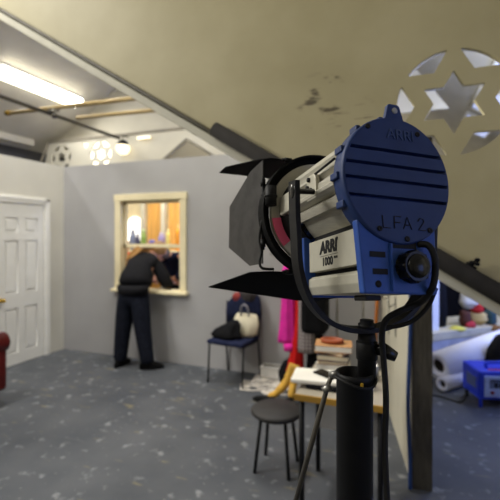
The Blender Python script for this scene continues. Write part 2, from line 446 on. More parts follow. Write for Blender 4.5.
# gable infill above the far truss tie
b = B(); prism(b, [(-2.9, 3.6), (5.2, 3.6), (4.4, 4.75), (RX, RZ), (-2.9, 3.64)], .03, XZ(FT+.5)); struct('wall_gable', b, ceilw, 'white gable boarding above the far truss')

# near truss with a sloping lower edge
NT = -2.2
ea = Vector((.852, 0, -.524)); en = Vector((.524, 0, .852)); P0 = Vector((2.63, NT, 2.665))
def ND(s, h, y=0): return P0 + ea*s + en*h + Vector((0, y, 0))
s0, s1 = -2.6, 4.3
pa, pb = ND(s0, 0), ND(s1, 0)
nh = []
for cx, cz in ((4.735, 2.272), (5.83, 2.272), (3.62, 3.43)): nh += [star(cx, cz, .156)] + petals(cx, cz, .178, .262)
def roofz(x): return min(EZ + .6*(x-EX0), RZ - .6*(x-RX)) - .02
m = holed([(pa.x, pa.z), (pb.x, pb.z), (6.3, .5), (6.3, roofz(6.3)), (RX, roofz(RX)), (.2, roofz(.2)), (pa.x, max(pa.z+.01, roofz(pa.x)))], nh, .035)
m.transform(XZ(NT)); struct('truss_2', m, panel_mat(), 'olive-cream near truss board cut with six-pointed stars', 'truss')
b = B(); Md = Matrix(((ea.x, 0, en.x, P0.x), (0, 1, 0, NT), (ea.z, 0, en.z, P0.z), (0, 0, 0, 1)))
box(b, (s0, -.05, -.012), (s1, .06, .036), .004, Md); struct('trim_5', b, mat('pale_edge_strip', (188, 184, 166), .6, 0, .06, 8), 'pale edge strip along the sloping foot of the near truss', 'strip')
t = thing('insulated_pipe', 'dark pipe with grey foam sleeve sloping along the near truss board', 'pipe', ND(s1, .05, -.06))
b = B(); tube(b, [ND(s0, .052, -.04), ND(s1, .052, -.04)], .014, 10); obj('pipe', b, mat('dark_pipe_paint', (74, 70, 58), .6), t)
b = B(); tube(b, [ND(.93, .078, -.068), ND(s1, .078, -.068)], .043, 20); obj('foam_sleeve', b, foam, t)
b = B()
for q in ((0, 0, 0, .014), (.02, -.006, .008, .011), (.012, .004, .024, .012)): ball(b, ND(2.47+q[0], .137+q[2], -.065+q[1]), q[3], (1.1, 1, .9))
tube(b, [ND(2.45, .126, -.065), ND(2.5, .124, -.065)], .007, 8)
solo('tape_knot', b, blackc, 'small black tape knot on top of the foam-sleeved sloping pipe', 'tape')

# pipes and poles under the roof
t = thing('overhead_pipe', 'long dark steel pipe hung under the roof, running away from the viewer', 'pipe', (0, -2, 3.3))
dsp = mat('dark_steel_pipe', (70, 66, 58), .5, .3)
b = B(); tube(b, [(.05, -6, 3.3), (-.08, 1.3, 3.3)], .026, 12); obj('tube', b, dsp, t)
b = B(); tube(b, [(.0, -.17, 3.3), (.0, -.17, 3.24)], .03, 8); obj('clamp', b, dsp, t)
b = B(); tube(b, [(.05, -5.6, 3.3), (.05, -5.6, 5.42)], .008, 6); obj('hanger_rod', b, dsp, t)
def pole(y0, y1, x0, x1, z, label, cap):
    t = thing('ceiling_pole', label, 'pole', (x0, y0, z))
    b = B(); tube(b, [(x0, y0, z), (x1, y1, z)], .03, 12); obj('tube', b, mat('pale_brown_pole', (158, 138, 96), .5, 0, .15, 4, stretch=(.6, 6, 6)), t)
    if cap:
        b = B(); tube(b, [(x0-.03, y0, z), (x0+.05, y0, z)], .036, 12); obj('end_cap', b, brass, t)
        b = B(); tube(b, [(-.06, -.19, z-.03), (.07, -.17, z-.03)], .035, 10); obj('clamp', b, chrome, t)
pole(-.24, -.05, -.8, 2.3, 3.375, 'brown pole with a yellow end cap crossing over the dark pipe', True)
pole(.25, .39, 0.0, 1.75, 3.36, 'second brown pole under the roof, behind the yellow-capped one', False)

# lamps of the hall
tubem = mat('lit_fluorescent_tube', (255, 248, 230), .4, 0, 0, 1, emit=9)
def fluo(x, y0, y1, z, tilt, label, name='fluorescent_light'):
    t = thing(name, label, 'light', (x, (y0+y1)/2, z))
    M = Matrix.Translation((x, 0, z)) @ Matrix.Rotation(tilt, 4, 'Y')
    b = B(); box(b, (-.11, y0, 0), (.11, y1, .07), .01, M); obj('housing', b, white, t)
    b = B(); 
    box(b, (-.13, y0+.03, -.06), (.13, y1-.01, -.002), .02, M)
    obj('diffuser', b, tubem, t)
fluo(-1.62, .2, 1.98, 4.31, -math.atan(.6), 'lit fluorescent ceiling light above the left set wall')
t = thing('star_backlight', 'white glowing panel added to backlight the star of the far truss board', 'light', (-1.62, 2.55, 3.0))  # glowing panel added so the star cut-outs read white
b = B(); box(b, (-2.02, 2.5, 3.0), (-1.22, 2.56, 3.62), .01); obj('housing', b, white, t)
b = B(); box(b, (-2.0, 2.485, 3.02), (-1.24, 2.5, 3.6)); obj('diffuser', b, mat('lit_panel', (255, 246, 224), .5, 0, 0, 1, emit=2.6), t)
b = B(); tube(b, [(-1.62, 2.53, 3.62), (-1.62, 2.53, 4.3)], .01, 6); obj('hanger', b, black, t)
t = thing('globe_lamp', 'lit round globe lamp beside the far star cut-out', 'lamp', (-.45, 1.87, 3.15))
b = B(); ball(b, (-.45, 1.87, 3.27), .125); obj('globe', b, mat('lit_opal_glass', (255, 240, 205), .4, 0, 0, 1, emit=1.5), t)
b = B(); lathe(b, [(.03, .16), (.08, .13), (.11, .085), (.118, .06), (.1, .05)], 20, Matrix.Translation((-.45, 1.87, 3.27))); obj('cap', b, black, t)
b = B(); tube(b, [(-.45, 1.87, 3.4), (-.45, 1.87, 3.5), (-.45, 2.03, 3.52)], .012, 8); obj('bracket', b, black, t)
t = thing('batten_lamp', 'small lit batten lamp high on the far truss board', 'lamp', (-.08, 2.0, 3.42))
b = B(); box(b, (-.2, 1.97, 3.475), (.1, 2.03, 3.50), .005); obj('housing', b, white, t)
b = B(); box(b, (-.19, 1.95, 3.44), (.09, 2.0, 3.475), .01); obj('diffuser', b, MATS['lit_opal_glass'], t)

# skylight in the right roof slope, daylight window in the east wall (real panes that glow with the sky)
sky = mat('daylight_pane', (196, 208, 255), .3, 0, 0, 1, emit=.8)
def onroof(x, y, d): return Vector((x, y, RZ-.6*(x-RX)-d))
root = bpy.data.objects.new('window_2', None); COL.objects.link(root); tag(root, 'bright bluish skylight in the right roof slope', 'skylight', None, 'structure'); root.location = onroof(5.9, 4, .02)
for y in (1.6, 3.1, 4.6):
    b = B(); vs = [onroof(5.75, y, .03), onroof(6.25, y, .03), onroof(6.25, y+1.1, .03), onroof(5.75, y+1.1, .03)]
    b.faces.new([b.verts.new(v) for v in vs]); f0 = bmesh.ops.extrude_face_region(b, geom=b.faces[:])
    for v in [g for g in f0['geom'] if isinstance(g, bmesh.types.BMVert)]: v.co.z += .01
    obj('pane', b, sky, root)
    b = B()
    for p, q in ((0, 1), (1, 2), (2, 3), (3, 0)): tube(b, [vs[p], vs[q]], .035, 4)
    obj('frame', b, white, root)
root = bpy.data.objects.new('window_3', None); COL.objects.link(root); tag(root, 'daylight window in the outer wall to the right', 'window', None, 'structure'); root.location = (6.88, .8, .7)
b = B(); box(b, (6.86, -.6, .8), (6.89, 2.2, 2.5)); obj('pane', b, mat('daylight_pane_low', (160, 182, 255), .3, 0, 0, 1, emit=1), root)
b = B()
for q in ((-.68, .72, 2.28, .8), (-.68, 2.5, 2.28, 2.58), (-.68, .72, -.6, 2.58), (2.2, .72, 2.28, 2.58), (.76, .72, .84, 2.58)): box(b, (6.8, q[0], q[1]), (6.9, q[2], q[3]), .006)
obj('frame', b, white, root)

root = bpy.data.objects.new('added_window', None); COL.objects.link(root); tag(root, 'small window added out of view in the outer wall for blue light from the right', 'window', None, 'structure'); root.location = (6.88, -4.2, .8)  # window added out of view to send blue light onto the right side
b = B(); box(b, (6.86, -5, .9), (6.89, -3.4, 2.1)); obj('pane', b, MATS['daylight_pane_low'], root)
b = B()
for q in ((-5.08, .82, -3.32, .9), (-5.08, 2.1, -3.32, 2.18), (-5.08, .82, -5, 2.18), (-3.4, .82, -3.32, 2.18)): box(b, (6.8, q[0], q[1]), (6.9, q[2], q[3]), .006)
obj('frame', b, white, root)

# ------------------------------------------------------------------ the foreground spotlight
dv = Vector((-.32, 1, -.1775)).normalized()
r0 = Vector((.953, .304, 0)); u0 = r0.cross(dv).normalized(); r0 = dv.cross(u0).normalized()
roll = R(3.5)
rv = (r0*math.cos(roll) - u0*math.sin(roll)); uv = rv.cross(dv).normalized()
D0 = Vector((.2455, .66, .0924))
def rotw(v): return Vector((v.x*CY - v.y*SY, v.x*SY + v.y*CY, v.z))
RW, DW, UW = rotw(rv), rotw(dv), rotw(uv)
OW = cw(*D0)
LM = Matrix(((RW.x, DW.x, UW.x, OW.x), (RW.y, DW.y, UW.y, OW.y), (RW.z, DW.z, UW.z, OW.z), (0, 0, 0, 1)))
yk = .092                                # pivot distance along the lamp axis
PV = LM @ Vector((0, yk, 0))
yx = Vector((RW.x, RW.y, 0)).normalized(); yy = Vector((-yx.y, yx.x, 0))
YM = Matrix(((yx.x, yy.x, 0, PV.x), (yx.y, yy.y, 0, PV.y), (0, 0, 1, PV.z), (0, 0, 0, 1)))   # yoke frame: upright, same heading
lamp = thing('studio_spotlight', 'blue and silver studio spotlight with black barn doors on a black stand', 'spotlight', YM @ Vector((0, 0, -.255)))
AX, AZ = .104, .109
def ell(n=64, k=1, ax=AX, az=AZ): return [(ax*k*math.cos(2*PI*i/n), az*k*math.sin(2*PI*i/n)) for i in range(n)]
XZf = lambda y: Matrix(((1, 0, 0, 0), (0, 0, 1, y), (0, 1, 0, 0), (0, 0, 0, 1)))       # (x, z') -> lamp x, z ; extrude along +y
# rear cap
b = B()
tmp = B()
prof = [(.001, .013), (.955, .013), (.955, .001), (.975, 0), (1.0, .004), (1.0, .03), (.94, .03), (.001, .03)]
lathe(tmp, prof, 72); tmp.transform(Matrix(((AX, 0, 0, 0), (0, 0, 1, 0), (0, AZ, 0, 0), (0, 0, 0, 1)))); join(b, tmp)
prism(b, [(-.019, .104), (-.012, .131), (-.009, .134), (.009, .134), (.012, .131), (.019, .104)], .008, XZf(.002), .0012)
for a in (100, 128, 155, 180, 205, 232): 
    x, z = AX*math.cos(R(a)), AZ*math.sin(R(a)); box(b, (x-.005, .012, z-.006), (x+.004, .034, z+.006), .002)
cap = obj('rear_cap', b, bluedark, lamp, LM)
def chord(za, zb, k=.965, n=24):
    pts = []
    for sgn in (1, -1):
        for q in range(n+1):
            z = za+(zb-za)*q/n if sgn > 0 else zb+(za-zb)*q/n
            x = sgn*AX*k*math.sqrt(max(0, 1-(z/(AZ*k))**2))
            if not pts or (Vector((x, z))-Vector(pts[-1])).length > 1e-5: pts.append((x, z))
    return pts
G_ = (.047, .021, -.005, -.034); gh = .0032; top = AZ*.965
for i, (za, zb) in enumerate(((G_[0]+gh, top*.9999), (G_[1]+gh, G_[0]-gh), (G_[2]+gh, G_[1]-gh), (G_[3]+gh, G_[2]-gh), (-top*.9999, G_[3]-gh))):
    b = B(); prism(b, chord(za, zb), .0135, XZf(0)); obj('cap_slat', b, bluedark, cap, LM)
for x, z in ((-.055, .085), (.043, .084), (-.042, -.086), (.009, -.100), (.055, -.083)):
    b = B(); lathe(b, [(.0045, 0), (.0045, .003), (.002, .003), (.001, .002)], 14, Matrix(((1, 0, 0, x), (0, 0, -1, .001), (0, 1, 0, z), (0, 0, 0, 1)))); obj('screw', b, ink, cap, LM)
b = B(); lathe(b, [(.0055, 0), (.0055, .0014), (.001, .0014)], 16, Matrix(((1, 0, 0, .001), (0, 0, -1, .002), (0, 1, 0, .122), (0, 0, 0, 1)))); obj('eyelet', b, mat('pale_eyelet', (150, 150, 150), .5), cap, LM)
TR = lambda x, y, z: Matrix(((1, 0, 0, x), (0, 0, -1, y), (0, 1, 0, z), (0, 0, 0, 1)))
obj('embossed_lettering', text_bm('ARRI', .026, .0012, TR(.008, -.0004, .077), .0, 1.0), mat('blue_emboss', (50, 68, 108), .5), cap, LM)
hand = B()
def stroke(pts, r=.0009): tube(hand, [(p[0], -.0006, p[1]) for p in pts], r, 6)
z0, h = -.084, .020
stroke([(-.036, z0+h), (-.035, z0), (-.022, z0)])
stroke([(-.014, z0), (-.014, z0+h), (-.001, z0+h)]); stroke([(-.014, z0+h*.5), (-.003, z0+h*.5)])
stroke([(.003, z0), (.011, z0+h), (.019, z0)]); stroke([(.006, z0+h*.35), (.016, z0+h*.35)])
stroke([(.032, z0+h*.75), (.036, z0+h), (.042, z0+h*.95), (.044, z0+h*.7), (.032, z0), (.046, z0)])
obj('handwritten_lettering', hand, ink, cap, LM)
# barrel: fluted extrusion
def barrel_profile():
    pts = []
    for i in range(120):
        a = 2*PI*i/120; deg = (math.degrees(a)) % 360
        k = .955
        for g0, g1, dk in ((118, 124, -.10), (124, 136, -.03), (146, 150, .035), (150, 158, .06), (158, 162, .02), (168, 172, -.09), (182, 187, .06), (190, 194, -.1), (194, 206, -.02), (206, 250, -.12)):
            if g0 <= deg < g1 or g0 <= (540-deg) % 360 < g1: k += dk
        pts.append((AX*k*math.cos(a), AZ*k*math.sin(a)))
    return pts
b = B(); prism(b, barrel_profile(), .205, XZf(.03)); obj('barrel', b, silver, lamp, LM)
# raised top rail and edge rods on the barrel
b = B(); tube(b, [(-.101, .03, .034), (-.101, .105, .030)], .0022, 8); obj('slide_rod', b, ink, lamp, LM)
b = B()
pl = [(-.019, -.026), (.019, -.026), (.019, .012), (.013, .022), (-.013, .022), (-.019, .012)]
prism(b, pl, .010, Matrix(((0, 0, -1, -.094), (1, 0, 0, .114), (0, 1, 0, .010), (0, 0, 0, 1))), .003)
br = obj('slide_bracket', b, silver_plate, lamp, LM)
for q in ((.012, .0), (-.002, -.008), (.006, .014)):
    b = B(); lathe(b, [(.0045, 0), (.0045, .004), (.001, .004)], 12, Matrix(((0, 0, -1, -.1035), (1, 0, 0, .114+q[0]), (0, 1, 0, .010+q[1]), (0, 0, 0, 1)))); obj('hole', b, ink, br, LM)
# lower housing and label plate
b = B(); box(b, (-.056, .02, -.150), (.056, .20, -.060), .002); obj('lower_housing', b, ink, lamp, LM)  # black colour paints the shade in the gaps around the label plate
b = B(); box(b, (-.0725, .018, -.142), (-.054, .190, -.083), .001); lp = obj('label_plate', b, silver_plate, lamp, LM)
TS = lambda y, z: Matrix(((0, 0, -1, -.0728), (-1, 0, 0, y), (0, 1, 0, z), (0, 0, 0, 1)))
obj('lettering', text_bm('ARRI', .030, .0005, TS(.112, -.1015), .0016, .98, .12), ink, lp, LM)
obj('lettering', text_bm('®', .008, .0004, TS(.0795, -.091), 0, 1), ink, lp, LM)
obj('lettering', text_bm('1000', .021, .0005, TS(.116, -.1275), .0006, .95), ink, lp, LM)
obj('lettering', text_bm('PLUS', .0055, .0004, TS(.0855, -.1225), .0002, 1), ink, lp, LM)
b = B(); box(b, (-.0731, .078, -.1165), (-.0723, .144, -.1158)); obj('rule', b, ink, lp, LM)
b = B(); prism(b, [(-.062, -.150), (-.070, -.156), (-.070, -.171), (-.064, -.186), (.064, -.186), (.069, -.171), (.069, -.156), (.062, -.150)], .185, XZf(.018), .001); obj('base_housing', b, silver_plate, lamp, LM)
b = B(); box(b, (-.05, .035, -.198), (-.02, .07, -.189), .002); obj('foot_pad', b, rubber, lamp, LM)
# blue switch box at the rear
b = B(); prism(b, [(-.079, -.072), (.072, -.072), (.067, -.188), (-.071, -.188)], .015, XZf(.006), .003); sb = obj('switch_box', b, blue, lamp, LM)
for (x0, x1, za, zb) in ((-.058, -.030, -.137, -.128), (-.054, -.027, -.164, -.155), (-.018, .03, -.121, -.111)):
    b = B(); box(b, (x0, .0048, za+.006), (x1, .0065, zb+.006)); obj('slot', b, ink, sb, LM)
b = B(); lathe(b, [(.0055, 0), (.0055, .0012), (.001, .0012)], 16, TR(-.045, .0062, -.173)); obj('hole', b, ink, sb, LM)
b = B(); box(b, (-.022, .001, -.184), (-.018, .008, -.108), .001); obj('rib', b, blue, sb, LM)
b = B()
lp_ = [( (.0235+.003*math.cos(8*a))*math.cos(a), (.0235+.003*math.cos(8*a))*math.sin(a)) for a in [2*PI*i/64 for i in range(64)]]
prism(b, lp_, .024, TR(.012, .006, -.145), .003); lathe(b, [(.02, .022), (.018, .028), (.001, .029)], 24, TR(.012, .006, -.145)); obj('focus_knob', b, gloss, lamp, LM)
# front: blue rim, black lens housing, barn door ring
b = B()
tmp = B(); lathe(tmp, [(.80, 0), (.91, .0), (.93, .004), (.93, .018), (.91, .022), (.80, .022)], 64); tmp.transform(Matrix(((AX, 0, 0, 0), (0, 0, 1, .2), (0, AZ, 0, 0), (0, 0, 0, 1)))); join(b, tmp)
prism(b, [(-.08, -.07), (.08, -.07), (.078, -.19), (-.078, -.19)], .012, XZf(.2), .002)
obj('front_rim', b, blue, lamp, LM)
def ring(bm, r_in, r_out, y0, y1, seg=64):
    tmp = B(); rr = []
    for r, y in ((r_in, y0), (r_out, y0), (r_out, y1), (r_in, y1)):
        rr.append([tmp.verts.new((r*math.cos(2*PI*k/seg), y, r*math.sin(2*PI*k/seg))) for k in range(seg)])
    for a, c in zip(rr, rr[1:]+rr[:1]):
        for k in range(seg): f = tmp.faces.new([a[k], a[(k+1) % seg], c[(k+1) % seg], c[k]]); f.smooth = False
    join(bm, tmp)
b = B(); ring(b, .08, .094, .235, .252); obj('lens_ring', b, black, lamp, LM)
b = B(); tmp = B(); lathe(tmp, [(.08, 0), (.08, .004), (.06, .018), (.03, .025), (.001, .027)], 48); tmp.transform(Matrix(((1, 0, 0, 0), (0, 0, 1, .238), (0, 1, 0, 0), (0, 0, 0, 1)))); join(b, tmp)
obj('fresnel_lens', b, mat('lens_glass', (190, 200, 200), .1, 0, .03), lamp, LM)
BY = .30
b = B(); ring(b, .121, .142, BY-.008, BY+.006); ring(b, .137, .142, BY-.03, BY-.004)
box(b, (-.024, .24, .085), (.024, BY, .092)); box(b, (-.024, .24, -.13), (.024, BY, -.122))
bd = obj('barn_door_ring', b, blackm, lamp, LM)
b = B()
def arc_band(bm, a0, a1, r0, r1, y0, y1):
    for q in range(a0, a1, 4):
        tmp = B(); vs = []
        for aa in (R(q), R(q+4)):
            for rr_, y in ((r0, y0), (r0, y1), (r1, y1), (r1, y0)): vs.append(tmp.verts.new((rr_*math.cos(aa), y, rr_*math.sin(aa))))
        for k in range(4): tmp.faces.new([vs[k], vs[(k+1) % 4], vs[4+(k+1) % 4], vs[4+k]])
        tmp.faces.new(vs[:4]); tmp.faces.new(vs[4:]); join(bm, tmp)
arc_band(b, 188, 220, .1005, .1205, BY-.026, BY-.008)
obj('gel_tape', b, mat('pink_gel', (255, 110, 145), .5, 0, .05), bd, LM)
b = B(); arc_band(b, 220, 232, .1005, .1205, BY-.025, BY-.010); obj('paper_tab', b, paper, bd, LM)
b = B(); arc_band(b, 232, 240, .1005, .1205, BY-.025, BY-.010); obj('orange_tab', b, mat('orange_tab', (200, 130, 70), .6), bd, LM)
b = B(); ring(b, .1005, .1215, BY-.022, BY-.012); obj('filter_frame', b, silver_plate, bd, LM)
b = B(); ring(b, .086, .100, .200, BY-.02); obj('front_housing', b, blackm, lamp, LM)
b = B(); prism(b, [(-.026, -.02), (.026, -.02), (.026, .022), (-.026, .022)], .012, Matrix(((0, 0, -1, -.095), (1, 0, 0, .235), (0, 1, 0, .006), (0, 0, 0, 1))), .003); obj('latch_block', b, silver_plate, lamp, LM)
for ang in (172, 8):
    b = B(); tube(b, [(.131*math.cos(R(ang)), BY-.045, .131*math.sin(R(ang))-.012), (.131*math.cos(R(ang)), BY-.045, .131*math.sin(R(ang))+.03)], .0125, 14); tube(b, [(.131*math.cos(R(ang)), BY-.045, .131*math.sin(R(ang))+.006), (.131*math.cos(R(ang)), BY-.045, .131*math.sin(R(ang))+.01)], .0145, 14)
    obj('clip', b, black, bd, LM)
# barn door leaves: (hinge half width, outer half width, length, opening angle)
def leaf(side, pts, m):
    """pts: four+ points (along hinge, outward distance) ; side gives hinge position and outward direction in lamp frame"""
    o, ux, uo = side
    n = ux.cross(uo).normalized(); b = B()
    a = [o+ux*p[0]+uo*p[1]-n*.001 for p in pts]; c = [q+n*.002 for q in a]
    va = [b.verts.new(q) for q in a]; vc = [b.verts.new(q) for q in c]; k = len(pts)
    b.faces.new(va); b.faces.new(vc[::-1])
    for i in range(k): b.faces.new([va[i], va[(i+1) % k], vc[(i+1) % k], vc[i]])
    l = obj('barn_door', b, m, lamp, LM)
    b = B(); tube(b, [o-ux*.085, o+ux*.085], .004, 8)
    for q in (-.07, -.03, .03, .07): tube(b, [o+ux*(q-.008), o+ux*(q+.008)], .0062, 8)
    obj('hinge', b, black, l, LM)
    return l
V = Vector
def outw(dirv, ang): return (V((0, 1, 0))*math.cos(R(ang)) + dirv*math.sin(R(ang))).normalized()
leaf((V((0, BY, .132)), V((1, 0, 0)), outw(V((0, 0, 1)), 6)), [(-.115, 0), (-.135, .025), (-.19, .13), (-.19, .2), (.19, .2), (.19, .13), (.135, .025), (.115, 0)], blackm)
leaf((V((-.132, BY, 0)), V((0, 0, 1)), outw(V((-1, 0, 0)), 11)), [(-.115, 0), (-.115, .06), (-.058, .175), (.052, .175), (.115, .06), (.125, 0)], greydoor)
leaf((V((0, BY, -.132)), V((1, 0, 0)), outw(V((0, 0, -1)), 21)), [(-.115, 0), (-.16, .008), (-.235, .092), (.02, .166), (.075, .17), (.145, .132), (.13, .02), (.115, 0)], blackm)
leaf((V((.132, BY, 0)), V((0, 0, 1)), outw(V((1, 0, 0)), 12)), [(-.115, 0), (-.115, .06), (-.055, .175), (.055, .175), (.115, .06), (.115, 0)], blackm)
# dangling safety wire under the left leaf
b = B(); tube(b, smooth_path([(-.138, BY-.01, -.02), (-.139, BY+.004, -.06), (-.136, BY+.0, -.09), (-.14, BY+.0, -.112), (-.135, BY-.005, -.126), (-.11, BY-.01, -.128)]), .003, 8); obj('retaining_wire', b, rubber, bd, LM)
# yoke
b = B(); hw = .143
path = [V((-hw, 0, .018))]
for q in range(0, 41): 
    a = PI + PI*q/40
    c_, s_ = math.cos(a), math.sin(a); path.append(V((hw*math.copysign(abs(c_)**.85, c_), 0, -.085 - .168*abs(s_)**.85)))
path = [V((-hw-.004, 0, .018)), V((-hw-.003, 0, -.04))] + path[1:] + [V((hw+.003, 0, -.04)), V((hw+.004, 0, .018))]
rings = []
for i, p in enumerate(path):
    d = (path[min(i+1, len(path)-1)]-path[max(i-1, 0)]).normalized(); n = V((d.z, 0, -d.x))
    rings.append([b.verts.new(p + n*sx*.0045 + V((0, sy*.015, 0))) for sx, sy in ((-1, -1), (1, -1), (1, 1), (-1, 1))])
for a, c in zip(rings, rings[1:]):
    for k in range(4): b.faces.new([a[k], a[(k+1) % 4], c[(k+1) % 4], c[k]])
b.faces.new(rings[0][::-1]); b.faces.new(rings[-1])
yo = obj('yoke', b, black, lamp, YM)
for s in (-1, 1):
    b = B(); Mx = YM @ Matrix(((0, 0, s, s*.1085), (1, 0, 0, 0), (0, 1, 0, 0), (0, 0, 0, 1)))
    lathe(b, [(.005, 0), (.005, .034), (.014, .0345), (.015, .041), (.012, .043), (.001, .044)], 20); obj('pivot_bolt', b, gloss, yo, Mx)
b = B(); lathe(b, [(.016, 0), (.016, .008), (.0125, .009), (.0125, .015), (.001, .015)], 20); obj('spigot_nut', b, black, yo, YM @ Matrix.Translation((0, 0, -.2505)))
# power cable: leaves the switch box, loops and runs down by the stand
def L2W(x, y, z): return LM @ V((x, y, z))
def C2(px, py, dep): return cw((px-250)/F*dep, dep, (235-py)/F*dep)
b = B(); tube(b, smooth_path([L2W(.036, .006, -.106), L2W(.043, -.008, -.110), L2W(.050, -.012, -.130), L2W(.051, -.008, -.160), L2W(.048, .0, -.182), C2(419, 303, .685), C2(400, 311, .69), C2(386, 320, .70), C2(382, 336, .71), C2(384, 365, .715), C2(386, 400, .715), C2(385, 450, .715), C2(388, 520, .70)]), .0055, 12); obj('power_cable', b, rubber, lamp)
b = B(); tube(b, smooth_path([C2(436, 288, .70), C2(428, 306, .71), C2(414, 320, .715), C2(398, 326, .72), C2(385, 327, .725)]), .004, 10); obj('tie_cord', b, rubber, lamp)

# stand
SB = YM @ V((0, 0, -.2585)); sx_, sy_ = SB.x, SB.y
stand = thing('light_stand', 'black heavy stand with a riser and locking knob, carrying the spotlight', 'stand', (sx_, sy_, 0))
b = B(); lathe(b, [(.015, 1.342), (.0168, 1.342), (.0168, SB.z-.012), (.0155, SB.z-.001), (.012, SB.z), (.001, SB.z)], 24, Matrix.Translation((sx_, sy_, 0))); 
lathe(b, [(.0185, SB.z-.05), (.0195, SB.z-.049), (.0195, SB.z-.018), (.0185, SB.z-.017)], 24, Matrix.Translation((sx_, sy_, 0))); obj('riser', b, black, stand)
cxy = cw((355-250)/F*.745, .748, 0); 
ccx, ccy = cxy.x, cxy.y
b = B(); lathe(b, [(.031, .25), (.0335, .25), (.0335, 1.352), (.035, 1.354), (.035, 1.364), (.032, 1.365), (.029, 1.363), (.029, 1.34), (.001, 1.34)], 32, Matrix.Translation((ccx, ccy, 0))); col = obj('column', b, black, stand)
b = B(); 
tube(b, [V((ccx+.038*math.cos(a), ccy+.038*math.sin(a), 1.352+.006*math.sin(a*2))) for a in [2*PI*i/40 for i in range(41)]], .0032, 8, False); obj('cable_ring', b, rubber, col)
b = B(); box(b, (-.0025, -.002, -.005), (.0025, .002, .005), .001, Matrix.Translation(C2(362, 386, .713)) @ Matrix.Rotation(YAW, 4, 'Z')); obj('yellow_mark', b, mat('yellow_tape', (190, 150, 40), .6), col)
# locking knob, right of the riser
b = B(); p0, p1 = C2(374, 350, .74), C2(384, 352, .735); tube(b, [p0, p1], .008, 10); p2 = C2(380, 349, .735); p3 = C2(396, 357, .725)
tube(b, [C2(378, 345, .735), C2(386, 352, .73), p3], [.011, .013, .009], 14); obj('locking_knob', b, gloss, stand)
b = B(); tube(b, [C2(333, 372, .77), C2(328, 385, .775), C2(318, 420, .79), C2(296, 500, .83)], [.0042, .0045, .0055, .0055], 12); ba = obj('brace_arm', b, mat('dull_grey_tube', (104, 100, 92), .45, .5), stand)
b = B(); tube(b, [C2(323, 391, .77), C2(331, 386, .77)], .007, 12); tube(b, [C2(330, 375, .765), C2(338, 373, .755)], .006, 10); obj('joint', b, chrome, ba)
for k in range(3):
    a = R(100+120*k); b = B(); tube(b, [(ccx+.03*math.cos(a), ccy+.03*math.sin(a), .62), (ccx+.48*math.cos(a), ccy+.48*math.sin(a), .015)], .013, 10); tube(b, [(ccx+.03*math.cos(a), ccy+.03*math.sin(a), .26), (ccx+.26*math.cos(a), ccy+.26*math.sin(a), .30)], .009, 8)
    obj('leg', b, black, stand)

# ------------------------------------------------------------------ people
def hand_nodes(nodes, edges, wrist, d, side, r=.011):
    """palm and five fingers growing from node index wrist along d"""
    w = V(nodes[wrist][0]); d = V(d).normalized(); s = V(side).normalized(); n = d.cross(s)
    pi = len(nodes); nodes.append((w+d*.05, (.036, .018))); edges.append((wrist, pi))
    for k, (o, l) in enumerate(((-.03, .065), (-.01, .075), (.01, .07), (.028, .055))):
        a = len(nodes); nodes.append((w+d*.085+s*o, r)); nodes.append((w+d*(.085+l*.55)+s*o*1.1+n*.01, r*.9)); nodes.append((w+d*(.085+l)+s*o*1.1+n*.03, r*.75))
        edges += [(pi, a), (a, a+1), (a+1, a+2)]
    a = len(nodes); nodes.append((w+d*.05-s*.045, r)); nodes.append((w+d*.08-s*.06+n*.01, r*.9)); edges += [(pi, a), (a, a+1)]

def head(root, c, fwd, up, skinmat, hairmat, name='head_hair', long=False):
    pass

